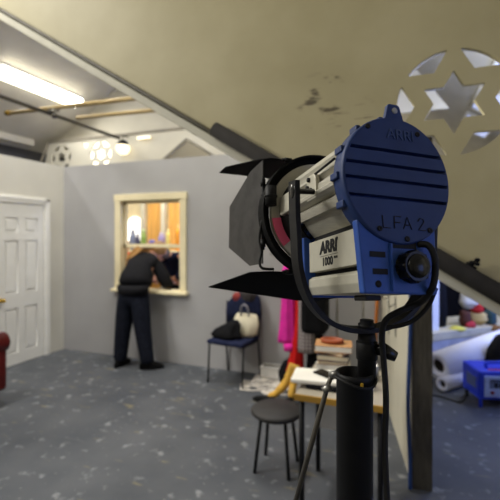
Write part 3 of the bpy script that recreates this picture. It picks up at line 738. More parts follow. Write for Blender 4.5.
def person_leaning():
    root = thing('person', 'person in black jacket and dark jeans, bent forward through the sash window', 'person', (1.46, -.3, 0))
    J = lambda x, y, z: V((x, y, z))
    pel, chest, neck = J(1.40, -.26, .93), J(1.35, .0, 1.23), J(1.37, .17, 1.36)
    hd = J(1.43, .25, 1.41)
    nodes = [(pel, (.14, .11)), (J(1.38, -.17, 1.04), (.145, .11)), (chest, (.16, .12)), (neck, .06), (hd+V((-.01, -.02, -.02)), .085), (hd+V((.02, .06, 0)), .082)]
    edges = [(0, 1), (1, 2), (2, 3), (3, 4), (4, 5)]
    for sx, hip, knee, ank, toe in ((0, J(1.30, -.28, .85), J(1.265, -.31, .46), J(1.245, -.34, .09), J(1.25, -.2, .035)), (1, J(1.49, -.27, .85), J(1.55, -.29, .46), J(1.625, -.30, .09), J(1.745, -.24, .035))):
        a = len(nodes); nodes += [(hip, .095), (knee, .06), (ank, .042)]; edges += [(0, a), (a, a+1), (a+1, a+2)]
    for sh, el, wr, dd in ((J(1.17, .06, 1.26), J(1.12, .2, 1.0), J(1.25, .36, .98), (1, .5, 0)), (J(1.53, .07, 1.24), J(1.67, .05, 1.0), J(1.58, .28, .965), (-.3, 1, .0))):
        a = len(nodes); nodes += [(sh, .06), (el, .045), (wr, .03)]; edges += [(2, a), (a, a+1), (a+1, a+2)]
        hand_nodes(nodes, edges, a+2, dd, (0, .5, 1) if dd[0] > 0 else (1, 0, .3))
    body = obj('body', skin(nodes, edges, 2), skinm, root)
    # trousers
    n = [(pel, (.175, .135)), (J(1.39, -.24, 1.0), (.17, .13))]; e = [(0, 1)]
    for hip, knee, ank in ((J(1.305, -.28, .84), J(1.27, -.31, .46), J(1.248, -.335, .06)), (J(1.485, -.27, .84), J(1.545, -.29, .46), J(1.622, -.305, .06))):
        a = len(n); n += [(hip, .138), (knee, .106), (ank+V((0, 0, .05)), .088), (ank, .086)]; e += [(0, a), (a, a+1), (a+1, a+2), (a+2, a+3)]
    obj('jeans', skin(n, e, 2), jean, root)
    # jacket with sleeves and collar
    n = [(J(1.39, -.25, .95), (.225, .16)), (J(1.375, -.2, 1.05), (.235, .17)), (J(1.355, -.09, 1.17), (.225, .165)), (chest, (.225, .165)), (J(1.375, .12, 1.33), (.13, .11))]; e = [(0, 1), (1, 2), (2, 3), (3, 4)]
    for sh, el, wr in ((J(1.17, .05, 1.25), J(1.12, .19, 1.0), J(1.22, .34, .98)), (J(1.53, .05, 1.235), J(1.67, .04, .995), J(1.59, .25, .97))):
        a = len(n); n += [(sh, .105), (el, .09), (wr, .065)]; e += [(3, a), (a, a+1), (a+1, a+2)]
    obj('jacket', skin(n, e, 2), jack, root)
    b = B(); loft(b, [(1.40, -.29, .89, .19, .135), (1.395, -.285, .95, .205, .15), (1.39, -.27, 1.0, .21, .155)], 28, .02); obj('jacket_hem', b, jack, root)
    for (ax, ay), (tx, ty) in (((1.247, -.34), (1.25, -.2)), ((1.625, -.305), (1.75, -.235))):
        b = B(); d = V((tx-ax, ty-ay, 0)).normalized(); s = V((-d.y, d.x, 0))
        Mf = Matrix(((d.x, s.x, 0, ax), (d.y, s.y, 0, ay), (0, 0, 1, 0), (0, 0, 0, 1)))
        loft(b, [(.05, 0, 0, .145, .05), (.05, 0, .025, .15, .053), (.045, 0, .05, .14, .05), (.01, 0, .085, .085, .05), (-.005, 0, .11, .058, .048)], 24, 0, M=Mf); obj('shoe', b, shoe, root)
    # hair: cap and long strands falling forward-left
    b = B(); ball(b, hd+V((-.01, .0, .025)), .108, (1, 1.12, .95), None, .05)
    for k in range(22):
        t0 = -.085+.16*k/21; p = hd + V((-.06+t0*.55, -.05-.3*abs(t0), .06-.25*abs(t0)))
        q = p + V((-.10-random.uniform(0, .05), -.07, -.09+random.uniform(-.02, .02))); w = q + V((-.08-random.uniform(0, .05), -.06, -.14-random.uniform(0, .05)))
        tube(b, smooth_path([p, q, w], 5), [.016]*5+[.014]*5+[.004], 6)
    for k in range(14):
        o_ = V((random.uniform(-.03, .03), random.uniform(-.04, .04), random.uniform(-.02, .02)))
        tube(b, smooth_path([hd+V((-.03, -.02, .07))+o_, hd+V((-.16, -.12, .05))+o_, hd+V((-.25, -.2, -.03))+o_*1.2, hd+V((-.30-.05*random.random(), -.25, -.14-.08*random.random()))+o_], 5), [.024]*5+[.024]*5+[.016]*5+[.005], 6)
    obj('hair', b, blond, root)
    b = B(); 
    ball(b, hd+V((.085, .02, -.03)), .018, (.5, 1, 1.5)); obj('ear', b, skinm, root)
person_leaning()

def person_inside():
    root = thing('person', 'person in navy top with grey hair, leaning over behind the sash window', 'person', (1.4, .85, 0))
    J = lambda x, y, z: V((x, y, z))
    pel, chest, neck, hd = J(1.4, .9, .93), J(1.4, .66, 1.25), J(1.34, .56, 1.33), J(1.28, .52, 1.33)
    nodes = [(pel, (.13, .1)), (J(1.4, .8, 1.1), (.14, .1)), (chest, (.16, .11)), (neck, .055), (hd, .085), (hd+V((-.05, -.03, -.06)), .07)]
    edges = [(0, 1), (1, 2), (2, 3), (3, 4), (4, 5)]
    for s in (-1, 1):
        a = len(nodes); nodes += [(J(1.4+.09*s, .92, .85), .09), (J(1.4+.1*s, .9, .46), .058), (J(1.4+.1*s, .93, .09), .042), (J(1.4+.1*s, .8, .035), .035)]; edges += [(0, a), (a, a+1), (a+1, a+2), (a+2, a+3)]
    arms = ((J(1.58, .62, 1.33), J(1.65, .5, 1.1), J(1.52, .46, 1.0), (-1, -.1, 0)), (J(1.23, .7, 1.22), J(1.14, .58, 1.03), J(1.2, .5, 1.0), (1, -.3, 0)))
    for sh, el, wr, dd in arms:
        a = len(nodes); nodes += [(sh, .055), (el, .043), (wr, .03)]; edges += [(2, a), (a, a+1), (a+1, a+2)]
        hand_nodes(nodes, edges, a+2, dd, (0, -.4, 1))
    obj('body', skin(nodes, edges, 2), skinm, root)
    n = [(J(1.4, .88, .97), (.17, .13)), (J(1.4, .78, 1.12), (.18, .14)), (chest, (.185, .14)), (J(1.35, .58, 1.32), (.08, .08))]; e = [(0, 1), (1, 2), (2, 3)]
    for sh, el, wr, dd in arms: a = len(n); n += [(sh, .088), (el, .072), (wr+V((.04, 0, 0)) if dd[0] < 0 else wr-V((.04, 0, 0)), .05)]; e += [(2, a), (a, a+1), (a+1, a+2)]
    obj('top', skin(n, e, 2), navy, root)
    n = [(pel, (.16, .13))]; e = []
    for s in (-1, 1): a = len(n); n += [(J(1.4+.09*s, .92, .84), .115), (J(1.4+.1*s, .9, .46), .085), (J(1.4+.1*s, .93, .07), .07)]; e += [(0, a), (a, a+1), (a+1, a+2)]
    obj('trousers', skin(n, e, 2), blackc, root)
    b = B(); ball(b, hd+V((.02, .02, .03)), .1, (1.05, 1.1, .9), None, .06); obj('hair', b, greyhair, root)
    for s in (-1, 1):
        b = B(); loft(b, [(1.4+.1*s, .86, 0, .05, .14), (1.4+.1*s, .86, .04, .05, .14), (1.4+.1*s, .91, .09, .048, .07)], 20); obj('shoe', b, shoe, root)
person_inside()

# room beyond the window
b = B(); box(b, (-.7, 1.58, 0), (2.6, 1.66, 2.5)); struct('wall_panelled', b, mat('cream_inner_wall', (232, 214, 170), .7), 'cream back wall of the little room beyond the window')
def board(x0, x1, label):
    b = B()
    n = max(1, int((x1-x0)/.1))
    for i in range(n):
        a = x0+(x1-x0)*i/n; box(b, (a+.002, 1.55, .0), (a+(x1-x0)/n-.002, 1.579, 2.45), .003)
    solo('pine_panel', b, PINE, label, 'panel')
board(.33, .66, 'varnished pine board panel, left one seen through the sash window')
board(.76, 1.25, 'varnished pine board panel, right one seen through the sash window')
root = bpy.data.objects.new('window_4', None); COL.objects.link(root); root.location = (.62, 1.5, 1.5); tag(root, 'blazing white arched window in the room beyond', 'window', None, 'structure')
poly = [(-.12, 1.5), (.23, 1.5), (.23, 1.82)] + [(.055+.175*math.cos(a), 1.82+.15*math.sin(a)) for a in [PI*i/10 for i in range(1, 10)]] + [(-.12, 1.82)]
b = B(); prism(b, poly, .01, XZ(1.575)); obj('pane', b, mat('lit_window_pane', (255, 253, 246), .5, 0, 0, 1, emit=1.6), root)
b = B(); tube(b, [(p[0], 1.56, p[1]) for p in poly+[poly[0]]], .014, 6, False); obj('frame', b, cream, root)
t = thing('display_shelf', 'narrow shelf of bright trinkets behind the sash window', 'shelf', (.5, 1.4, 0))
b = B(); box(b, (-.3, 1.22, 1.335), (1.14, 1.5, 1.36), .004); obj('board', b, cream, t)
for x in (.25, .66):
    b = B(); box(b, (x, 1.45, .0), (x+.08, 1.5, 2.4), .004); obj('upright', b, mat('pale_upright', (196, 192, 172), .6), t)
toys = [('striped_tin', (120, 150, 60), (.40, 1.33), .06, .2, 'green lidded tin on the trinket shelf'), ('toy_cap', (60, 70, 180), (.58, 1.32), .09, .1, 'blue domed cap on the trinket shelf'),
        ('glass_jar', (150, 140, 190), (.74, 1.36), .06, .17, 'lilac jar on the trinket shelf'), ('vase', (110, 120, 150), (.18, 1.34), .065, .2, 'grey-blue vase on the trinket shelf'),
        ('clay_pot', (190, 96, 70), (.03, 1.33), .06, .14, 'terracotta pot at the left end of the trinket shelf'), ('candle', (230, 220, 130), (.88, 1.34), .03, .2, 'pale yellow candle on the trinket shelf'),
        ('paint_bottle', (240, 160, 40), (1.08, 1.34), .045, .24, 'orange bottle near the right end of the trinket shelf'), ('ink_bottle', (50, 50, 90), (.295, 1.32), .04, .16, 'dark blue bottle on the trinket shelf')]
for nm, c, (x, y), r, h, lb in toys:
    h *= 1.75
    t = thing(nm, lb, 'ornament', (x, y, 1.36)); k = len(nm) % 3
    prof = [[(r*.8, 0), (r, .01), (r, h*.75), (r*.7, h*.85)], [(r*.6, 0), (r, h*.35), (r*.8, h*.7), (r*.4, h*.85)], [(r*.9, 0), (r, h*.1), (r*.75, h*.6), (r*.5, h*.85)]][k]
    b = B(); lathe(b, prof, 20, Matrix.Translation((x, y, 1.36))); obj('vessel', b, mat('glaze_'+nm, c, .4), t)
    b = B(); lathe(b, [(r*.55, h*.84), (r*.6, h*.86), (r*.55, h), (r*.2, h*1.02)], 20, Matrix.Translation((x, y, 1.36))); obj('stopper', b, mat('lid_'+nm, tuple(min(255, int(v*.6+90)) for v in c), .4), t)
b = B(); loft(b, [(.68, .62, .0, .13, .09), (.68, .62, .4, .12, .09), (.68, .62, .9, .1, .08), (.68, .62, 1.25, .1, .06), (.68, .62, 1.36, .04, .03)], 28, .06)
solo('red_apron', b, mat('coral_red_cloth', (226, 84, 62), .85), 'coral red garment hanging inside the window, left of the blond hair', 'garment')
t = thing('storage_cabinet', 'yellow-orange cabinet inside the window, behind the navy sleeve', 'cabinet', (1.36, 1.36, 0))
b = B(); box(b, (1.17, 1.22, 0), (1.56, 1.5, 1.42), .006); obj('carcass', b, mat('orange_cabinet', (230, 160, 40), .6), t)
b = B(); box(b, (1.18, 1.205, .03), (1.55, 1.22, .98), .003); dd = obj('door', b, MATS['orange_cabinet'], t)
b = B(); box(b, (1.16, 1.2, 1.0), (1.57, 1.23, 1.03)); obj('shelf_edge', b, cream, t)

# ------------------------------------------------------------------ chair and what lies on it
ch = thing('stacking_chair', 'black-framed stacking chair with dark blue seat under bags by the grey wall', 'chair', (2.72, -.27, 0))
cx0, cx1, cyf, cyb = 2.50, 2.93, -.47, -.07
b = B(); box(b, (cx0-.01, cyf-.02, .425), (cx1+.01, cyb-.0, .475), .02); obj('seat', b, navy, ch)
b = B(); prism(b, [(cx0+.03+.0, .55), (cx1-.03, .55), (cx1-.02, .62), (cx1-.03, .78), (cx1-.09, .855), (cx1-.16, .87), (cx0+.16, .87), (cx0+.09, .855), (cx0+.03, .78), (cx0+.02, .62)], .035, XZ(-.04), .008); obj('backrest', b, navy, ch)
for x in (cx0, cx1):
    b = B(); tube(b, [(x, cyf+.03, .425), (x+(.0), cyf, .0)], .011, 10); obj('leg', b, black, ch)
    b = B(); tube(b, [(x, cyb-.02, .425), (x, cyb+.035, .0)], .011, 10); obj('leg', b, black, ch)
    b = B(); tube(b, smooth_path([(x, cyf+.03, .428), (x, cyb-.06, .43), (x, cyb, .52), (x, cyb+.015, .84)], 6), .011, 10); obj('side_frame', b, black, ch)
b = B(); loft(b, [(2.70, -.2, .478, .13, .06), (2.72, -.19, .52, .17, .075), (2.74, -.17, .62, .165, .07), (2.74, -.15, .7, .14, .05), (2.74, -.145, .725, .12, .03)], 30, .05, 5)
t = thing('tote_bag', 'cream handbag with looped handle on the dark blue chair', 'bag', (2.72, -.19, .478))
b2 = B(); Mt = Matrix.Translation((.07, 0, 0)); obj('bag_body', b, mat('cream_canvas', (196, 188, 164), .8, 0, .08, 10), t, Mt)
tube(b2, smooth_path([(2.76, -.19, .71), (2.77, -.2, .8), (2.81, -.2, .835), (2.85, -.2, .8), (2.86, -.19, .71)], 6), .012, 10); obj('handle', b2, mat('grey_strap', (120, 118, 124), .6), t)
b = B(); loft(b, [(2.66, -.33, .478, .17, .10), (2.65, -.33, .52, .185, .11), (2.66, -.31, .57, .15, .09), (2.72, -.30, .63, .09, .06), (2.74, -.29, .67, .04, .03)], 30, .09, 5)
solo('black_shoulder_bag', b, blackc, 'slouched black bag on the seat in front of the cream handbag', 'bag')
t = thing('hung_jacket', 'dark blue and red jacket draped over the chair back', 'jacket', (2.74, -.06, .6))
b = B(); loft(b, [(2.71, -.06, .58, .21, .05), (2.72, -.06, .72, .235, .065), (2.73, -.058, .82, .215, .07), (2.76, -.055, .90, .17, .065), (2.78, -.055, .965, .10, .045), (2.79, -.055, .985, .04, .02)], 30, .06, 5); obj('jacket_body', b, navy, t)
b = B(); ball(b, (2.80, -.085, .92), .09, (1.15, .6, .9), None, .12); obj('fur_collar', b, mat('dark_grey_fur', (56, 52, 52), .95, 0, .3, 40, .6, 60), t)
b = B(); ball(b, (2.66, -.075, .89), .075, (1, .6, .8), None, .12); obj('lining', b, mat('dull_red_lining', (120, 46, 42), .9), t)

def swing(names, c, ang):
    M = Matrix.Translation(c) @ Matrix.Rotation(ang, 4, 'Z') @ Matrix.Translation(-c)
    for nm in names:
        o = bpy.data.objects[nm]; o.location = M @ o.location; o.rotation_euler.z += ang
swing(['stacking_chair', 'tote_bag', 'black_shoulder_bag', 'hung_jacket'], V((2.72, -.27, 0)), R(-7))
for nm in ('stacking_chair', 'tote_bag', 'black_shoulder_bag', 'hung_jacket'): bpy.data.objects[nm].location.x += .03
# newspapers on the floor
for k, (x, y, rz, w, h, z) in enumerate([(3.08, -.34, .3, .42, .3, .0), (3.27, -.24, -.4, .38, .3, .012), (3.12, -.14, .1, .36, .24, .012), (3.3, -.42, .7, .34, .26, .0), (3.42, -.30, .2, .3, .24, .024)]):
    b = B(); M = Matrix.Translation((x, y, z)) @ Matrix.Rotation(rz, 4, 'Z')
    n = 10; vs = []
    for i in range(n+1):
        for j in range(5):
            u, v = i/n-.5, j/4-.5; vs.append(b.verts.new((u*w, v*h, .006+.005*math.sin(u*9+k)+.004*math.sin(v*7))))
    for i in range(n):
        for j in range(4): b.faces.new([vs[i*5+j], vs[(i+1)*5+j], vs[(i+1)*5+j+1], vs[i*5+j+1]]).smooth = True
    g = bmesh.ops.extrude_face_region(b, geom=b.faces[:])
    for v in [q for q in g['geom'] if isinstance(q, bmesh.types.BMVert)]: v.co.z -= .005
    where = ['nearest the chair leg', 'in the middle of the heap', 'against the grey wall', 'at the front of the heap', 'on top beside the shoes'][k]
    solo('newspaper', b, news, 'crumpled newspaper on the floor, '+where, 'newspaper', 'newspapers on the floor', M)
t = thing('plastic_crate', 'clear shallow plastic tray among the newspapers by the wall', 'tray', (3.2, -.1, .03))
b = B()
for p, q in (((3.02, -.16), (3.38, -.16)), ((3.38, -.16), (3.38, -.03)), ((3.38, -.03), (3.02, -.03)), ((3.02, -.03), (3.02, -.16))): 
    tube(b, [(p[0], p[1], .14), (q[0], q[1], .14)], .008, 6); box(b, (min(p[0], q[0])-.003, min(p[1], q[1])-.003, .03), (max(p[0], q[0])+.003, max(p[1], q[1])+.003, .14))
obj('rim', b, mat('clear_milky_plastic', (206, 204, 200), .3), t)

# ------------------------------------------------------------------ clothes rail and garments
RY = -.36
rail = thing('garment_rail', 'chrome garment rail of coloured clothes behind the spotlight', 'rail', (3.7, RY, 0))
b = B(); tube(b, [(3.2, RY, 1.42), (4.15, RY, 1.42)], .012, 10); obj('top_bar', b, chrome, rail)
for x in (3.9, 4.15):
    b = B(); tube(b, [(x, RY, 1.42), (x, RY, .06)], .012, 10); obj('upright', b, chrome, rail)
    b = B(); box(b, (x-.02, RY-.22, .02), (x+.02, RY+.22, .06), .008); obj('foot', b, black, rail)
b = B(); tube(b, [(3.9, RY, .2), (4.15, RY, .2)], .01, 8); obj('cross_bar', b, chrome, rail)
def garment(name, x, w, d, z0, z1, m, label, wob=.1, flare=1.15, y=RY, dx=0):
    t = thing(name, label, 'garment', (x, y, z0), 'clothes on the rail')
    b = B(); H = z1-z0
    loft(b, [(x+dx, y, z0, w*flare, d), (x+dx*.6, y, z0+H*.05, w*flare*1.02, d), (x, y, z0+H*.45, w, d*.9), (x, y, z0+H*.85, w*.95, d*.7), (x, y, z0+H*.97, w*.5, d*.4), (x, y, z1, w*.15, d*.2)], 36, wob, 7, x*5); obj('cloth', b, m, t)
    b = B(); tube(b, smooth_path([(x, y, z1-.01), (x, y, z1+.03), (x, y+.012, z1+.05), (x, y, 1.42+.016), (x, y-.012, 1.42)], 4), .003, 6); obj('hanger_hook', b, chrome, t)
    return t
g = garment('magenta_cardigan', 3.40, .075, .05, .50, 1.36, magenta, 'bright magenta cardigan hanging at the left end of the rail', .12, 1.25, dx=-.02)
b = B(); loft(b, [(3.41, RY-.02, .42, .05, .04), (3.41, RY-.02, .46, .055, .045), (3.40, RY-.01, .5, .06, .045)], 24, .05); obj('cuff', b, magenta, g)
garment('red_dress', 3.515, .038, .06, .20, 1.36, redc, 'plain red dress hanging between the magenta cardigan and the checked shirt', .1, 2.1, dx=-.065)
garment('checked_shirt', 3.60, .075, .05, .44, 1.36, plaid_mat(), 'grey checked shirt hanging beside the red dress', .08, 1.1, RY-.075)
garment('black_coat', 3.67, .075, .07, .08, 1.36, blackc, 'long black coat hanging behind the checked shirt', .08, 1.2, RY+.05)
b = B(); box(b, (3.62, RY-.42, .70), (3.86, RY-.18, 1.28), .05); solo('black_garment_bag', b, blackc, 'plain black garment bag hung in front of the rail', 'garment')
# mustard leggings trailing to a pair of black shoes
b = B(); tube(b, smooth_path([(3.52, -.62, .36), (3.47, -.64, .22), (3.38, -.68, .10), (3.3, -.72, .05)], 6), [.045]*6+[.04]*6+[.032]*6+[.028], 14)
tube(b, smooth_path([(3.54, -.62, .36), (3.53, -.66, .2), (3.52, -.72, .08)], 6), [.04]*6+[.035]*6+[.025], 14)
ml = solo('mustard_leggings', b, mustard, 'mustard leggings hanging below the red dress down to the black shoes', 'leggings')
for k, (x, y, a) in enumerate([(3.30, -.74, 2.9), (3.50, -.76, -2.2)]):
    b = B(); M = Matrix.Translation((x, y, 0)) @ Matrix.Rotation(a, 4, 'Z')
    loft(b, [(.05, 0, 0, .125, .04), (.05, 0, .02, .13, .042), (.03, 0, .045, .10, .04), (-.02, 0, .07, .05, .036)], 22, M=M)
    solo('black_shoe', b, shoe, ['black court shoe at the end of the left mustard legging', 'black court shoe under the right mustard legging'][k], 'shoe', 'black shoes on the floor')
b = B(); loft(b, [(3.36, -.2, .0, .1, .08), (3.36, -.2, .12, .12, .09), (3.37, -.2, .24, .08, .06), (3.38, -.2, .29, .03, .03)], 24, .08, 5); solo('dark_bundle', b, blackc, 'dark bundle of cloth on the floor behind the red dress', 'bundle')

# ------------------------------------------------------------------ desk with books
DX0, DX1, DYf, DYb, DZ = 3.93, 4.42, -2.2, -1.62, .72
dk = thing('small_desk', 'small beige-topped desk with a yellow-brown edge behind the stand', 'desk', (4.17, -1.9, 0))
b = B(); box(b, (DX0, DYf+.012, DZ-.03), (DX1, DYb, DZ), .003); obj('desk_top', b, mat('beige_laminate', (160, 151, 134), .5), dk)
b = B(); box(b, (DX0-.004, DYf, DZ-.034), (DX1+.004, DYf+.014, DZ+.001), .002); obj('edge_strip', b, mat('ochre_edging', (160, 122, 48), .5), dk)
for x in (DX0+.03, DX1-.03):
    for y in (DYf+.05, DYb-.04):
        b = B(); tube(b, [(x, y, DZ-.03), (x, y, 0)], .016, 10); obj('leg', b, black, dk)
b = B(); box(b, (DX0+.03, DYb-.05, .3), (DX1-.03, DYb-.035, DZ-.03)); obj('back_panel', b, mat('grey_laminate', (130, 128, 124), .6), dk)
b = B(); box(b, (3.97, -2.10, .7205), (4.17, -1.90, .744), .008); solo('dark_pouch', b, blackc, 'dark zip pouch under the white board on the desk', 'pouch')
t = thing('foam_board', 'thick white board lying across the desk, a phone on it', 'board', (4.0, -2.0, .745))
b = B(); box(b, (-.15, -.11, 0), (.15, .11, .025), .007, Matrix.Translation((4.02, -1.98, .745)) @ Matrix.Rotation(.1, 4, 'Z')); obj('board', b, paper, t)
b = B(); box(b, (-.04, -.075, 0), (.04, .075, .012), .004, Matrix.Translation((4.07, -1.97, .7705)) @ Matrix.Rotation(1.0, 4, 'Z')); ph = solo('mobile_phone', b, gloss, 'black mobile phone lying on the white board', 'phone')
z = .721
books = [((88, 84, 92), .030, .21, .15, .2, 'grey-bound book at the bottom of the desk pile'), ((196, 190, 176), .035, .20, .15, -.1, 'pale book second from the bottom of the desk pile'), ((130, 84, 46), .022, .19, .14, .15, 'thin brown book in the middle of the desk pile'),
         ((44, 38, 70), .036, .2, .145, .05, 'navy book just below the tan book on the desk pile'), ((176, 120, 66), .022, .19, .13, -.25, 'tan book just under the thick cream book'), ((228, 216, 186), .042, .235, .17, .12, 'thick cream book on top of the desk pile')]
for i, (c, h, w, d, a, lb) in enumerate(books):
    t = thing('book', lb, 'book', (4.075, -1.745, z), 'books piled on the desk'); M = Matrix.Translation((4.075+.006*math.sin(i*3), -1.745, z)) @ Matrix.Rotation(a, 4, 'Z')
    b = B(); box(b, (-w/2, -d/2, 0), (w/2, d/2, .003), .001, M); box(b, (-w/2, -d/2, h-.004), (w/2, d/2, h-.001), .001, M); box(b, (-w/2, d/2-.003, 0), (w/2, d/2, h-.001), .001, M); obj('cover', b, mat('book_cover_%s' % lb.split()[0]+str(i), c if i < 5 else (176, 130, 84), .6), t)
    b = B(); box(b, (-w/2+.004, -d/2+.004, .003), (w/2-.004, d/2-.003, h-.004), 0, M); obj('pages', b, paper if i in (1, 5) else mat('old_pages', (200, 188, 160), .8), t)
    z += h + .0005
b = B(); lathe(b, [(.055, 0), (.065, .004), (.066, .022), (.058, .026), (.052, .022), (.050, .004)], 28, Matrix.Translation((4.07, -1.745, z+.001)), 1.15, .8)
solo('leather_belt', b, mat('red_brown_leather', (150, 74, 40), .4), 'coiled red-brown leather belt on the thick cream book', 'belt')
b = B(); tube(b, [(4.30+.05*math.cos(a)*(1-.004*i), -1.95+.05*math.sin(a), .728+.0016*i) for i, a in enumerate([2*PI*k/16 for k in range(50)])], .006, 8); solo('coiled_lead', b, rubber, 'black coiled lead on the right end of the desk', 'cable')
b = B(); lathe(b, [(.03, 0), (.034, .004), (.036, .09), (.033, .09), (.031, .006), (.001, .006)], 24, Matrix.Translation((4.33, -1.8, .7205)))
t = thing('steel_mug', 'steel mug on the desk, right of the book pile', 'mug', (4.33, -1.8, .72)); obj('cup', b, chrome, t)
b = B(); tube(b, smooth_path([(4.364, -1.8, .79), (4.385, -1.8, .78), (4.385, -1.8, .75), (4.364, -1.8, .74)], 5), .004, 8); obj('handle', b, chrome, t)

# round stool
st = thing('round_stool', 'round black-topped stool at the front edge, beside the desk', 'stool', (3.68, -1.72, 0))
b = B(); lathe(b, [(.001, .37), (.16, .37), (.178, .385), (.178, .40), (.165, .412), (.001, .416)], 40, Matrix.Translation((3.68, -1.72, 0))); obj('seat', b, mat('dark_stool_vinyl', (42, 40, 39), .6, 0, .1, 12), st)
for k in range(4):
    a = PI/4+PI/2*k; b = B(); tube(b, [(3.68+.12*math.cos(a), -1.72+.12*math.sin(a), .37), (3.68+.17*math.cos(a), -1.72+.17*math.sin(a), 0)], .012, 10); obj('leg', b, black, st)
# wooden pole and hooks on the splayed wall
b = B(); tube(b, [(4.22, -.08, 0), (4.285, -.02, 1.35)], .018, 10)
t = thing('wooden_pole', 'orange-brown wooden pole leaning in the corner by the splayed wall', 'pole', (4.22, -.08, 0)); obj('shaft', b, mat('orange_brown_wood', (176, 104, 40), .5, 0, .2, 6), t)
b = B(); tube(b, [(4.275, -.03, 1.15), (4.2875, -.018, 1.4)], .022, 10); obj('grip', b, mustard, t)
for k, (s, z0, z1) in enumerate(((.55, .72, 1.12), (.95, .80, 1.12))):
    t = thing('hook_strip', ['grey metal hook strip on the splayed wall, the one nearer the corner', 'grey metal hook strip on the splayed wall, the one nearer its dark end'][k], 'hook', FM @ V((s, 0, z0)))
    b = B(); box(b, (s, -.008, z0), (s+.03, 0, z1), .002, FM); obj('strip', b, chrome, t)
    for zz in (z0+.1, z1-.06):
        b = B(); tube(b, smooth_path([FM @ V((s+.015, -.006, zz)), FM @ V((s+.015, -.05, zz-.02)), FM @ V((s+.015, -.06, zz+.03))], 5), .006, 8); obj('hook', b, chrome, t)
b = B(); tube(b, smooth_path([FM @ V((fl+.02, -.012, 2.2)), FM @ V((fl+.035, -.014, 1.4)), FM @ V((fl+.03, -.016, 1.0)), FM @ V((fl+.04, -.03, .55)), FM @ V((fl+.03, -.018, .2)), FM @ V((fl+.05, -.02, .01))], 8), .013, 10)
solo('blue_cable', b, mat('blue_cable_sheath', (34, 58, 108), .5), 'thick blue cable running down the dark end post', 'cable')

# ------------------------------------------------------------------ armchair at the left edge
ac = thing('armchair', 'oxblood leather armchair with rolled arms at the left edge', 'armchair', (.45, -2.02, 0))
fx = .93; fy = -1.575
b = B(); box(b, (fx-.86, fy-.8, .12), (fx-.06, fy-.02, .40), .03); obj('base', b, oxblood, ac)
b = B(); box(b, (fx-.7, fy-.66, .38), (fx-.2, fy+.0, .50), .05); obj('seat_cushion', b, oxblood, ac)
b = B(); box(b, (fx-.86, fy-.9, .12), (fx-.02, fy-.7, .95), .08); obj('backrest', b, oxblood, ac)
for s in (0, 1):
    x = fx-.09-s*.7
    b = B(); box(b, (x-.07, fy-.82, .12), (x+.07, fy-.01, .55), .03); tube(b, [(x, fy-.84, .575), (x, fy, .575)], .095, 24); obj('arm', b, oxblood, ac)
for x in (fx-.1, fx-.78):
    for y in (fy-.08, fy-.78):
        b = B(); lathe(b, [(.02, 0), (.03, .02), (.028, .12)], 16, Matrix.Translation((x, y, 0))); obj('foot', b, mat('dark_wood', (44, 26, 18), .4), ac)

# ------------------------------------------------------------------ right: backdrop rolls, ballast, platform with clothes
def G(px, py): d = 1.62*F/(py-235); return cw((px-250)/F*d, d, -1.62)
p0 = G(440, 391); pr = .062
def rollm(name, a, c, r, label, hole=.55):
    t = thing(name, label, 'backdrop roll', a)
    b = B(); d = (c-a).normalized(); x, y = frame_along(d); n = 40; R1 = []
    for q, rr in ((a, r*hole), (a, r), (c, r), (c, r*hole)):
        R1.append([b.verts.new(q + x*rr*math.cos(2*PI*k/n) + y*rr*math.sin(2*PI*k/n)) for k in range(n)])
    for u, w in zip(R1, R1[1:]+R1[:1]):
        for k in range(n): b.faces.new([u[k], u[(k+1) % n], w[(k+1) % n], w[k]]).smooth = True
    obj('paper', b, mat('backdrop_paper', (226, 226, 232), .6, 0, .03, 3), t)
    b = B(); R1 = []
    for q, rr in ((a+d*.03, r*hole-.012), (a+d*.03, r*hole), (c-d*.03, r*hole), (c-d*.03, r*hole-.012)):
        R1.append([b.verts.new(q + x*rr*math.cos(2*PI*k/n) + y*rr*math.sin(2*PI*k/n)) for k in range(n)])
    for u, w in zip(R1, R1[1:]+R1[:1]):
        for k in range(n): b.faces.new([u[k], u[(k+1) % n], w[(k+1) % n], w[k]]).smooth = True
    obj('core', b, mat('dark_cardboard', (60, 52, 44), .8), t)
    return t
a = G(442, 391)+V((0, 0, .07)); c = G(530, 366)+V((0, 0, .07)); rollm('backdrop_roll', a, c, .07, 'smaller white backdrop roll lying on the floor, in front of the larger roll')
a = C2(438, 366, 4.35); a.z = max(a.z, .16); c = C2(535, 318, 5.1); c.z = a.z+.2
rollm('backdrop_roll', a, c, .15, 'large bluish-white backdrop roll propped up behind the smaller roll', .5)
# ballast
bp = G(479, 408); be = G(560, 410)
ux = (be-bp).normalized(); uy = V((-ux.y, ux.x, 0))
BM = Matrix(((ux.x, uy.x, 0, bp.x), (ux.y, uy.y, 0, bp.y), (0, 0, 1, 0), (0, 0, 0, 1)))
bl = thing('blue_ballast', 'bright blue electrical ballast box with light grey front panel, on the floor', 'ballast', bp)
bluev = mat('vivid_blue_enamel', (38, 60, 190), .4, 0, .08, 10)
b = B(); box(b, (-.0, 0, .075), (.62, .34, .345), .018, BM); obj('case', b, bluev, bl)
b = B(); box(b, (.045, -.012, .105), (.60, .004, .305), .006, BM); fp = obj('front_panel', b, mat('pale_grey_panel', (150, 166, 206), .5), bl)
b = B(); box(b, (.09, -.016, .19), (.58, -.010, .275), .002, BM); ds = obj('label_strip', b, mat('slate_strip', (92, 104, 136), .5), fp)
Tb = BM @ Matrix(((1, 0, 0, .27), (0, 0, -1, -.0165), (0, 1, 0, .222), (0, 0, 0, 1)))
b = B()
for k in range(7): box(b, (.13+.045*k, -.018, .198), (.162+.045*k, -.0155, .24), .002, BM)
for k in range(3): box(b, (.10, -.018, .25+.008*k), (.56, -.0155, .253+.008*k), 0, BM)
obj('vent_slots', b, ink, fp)
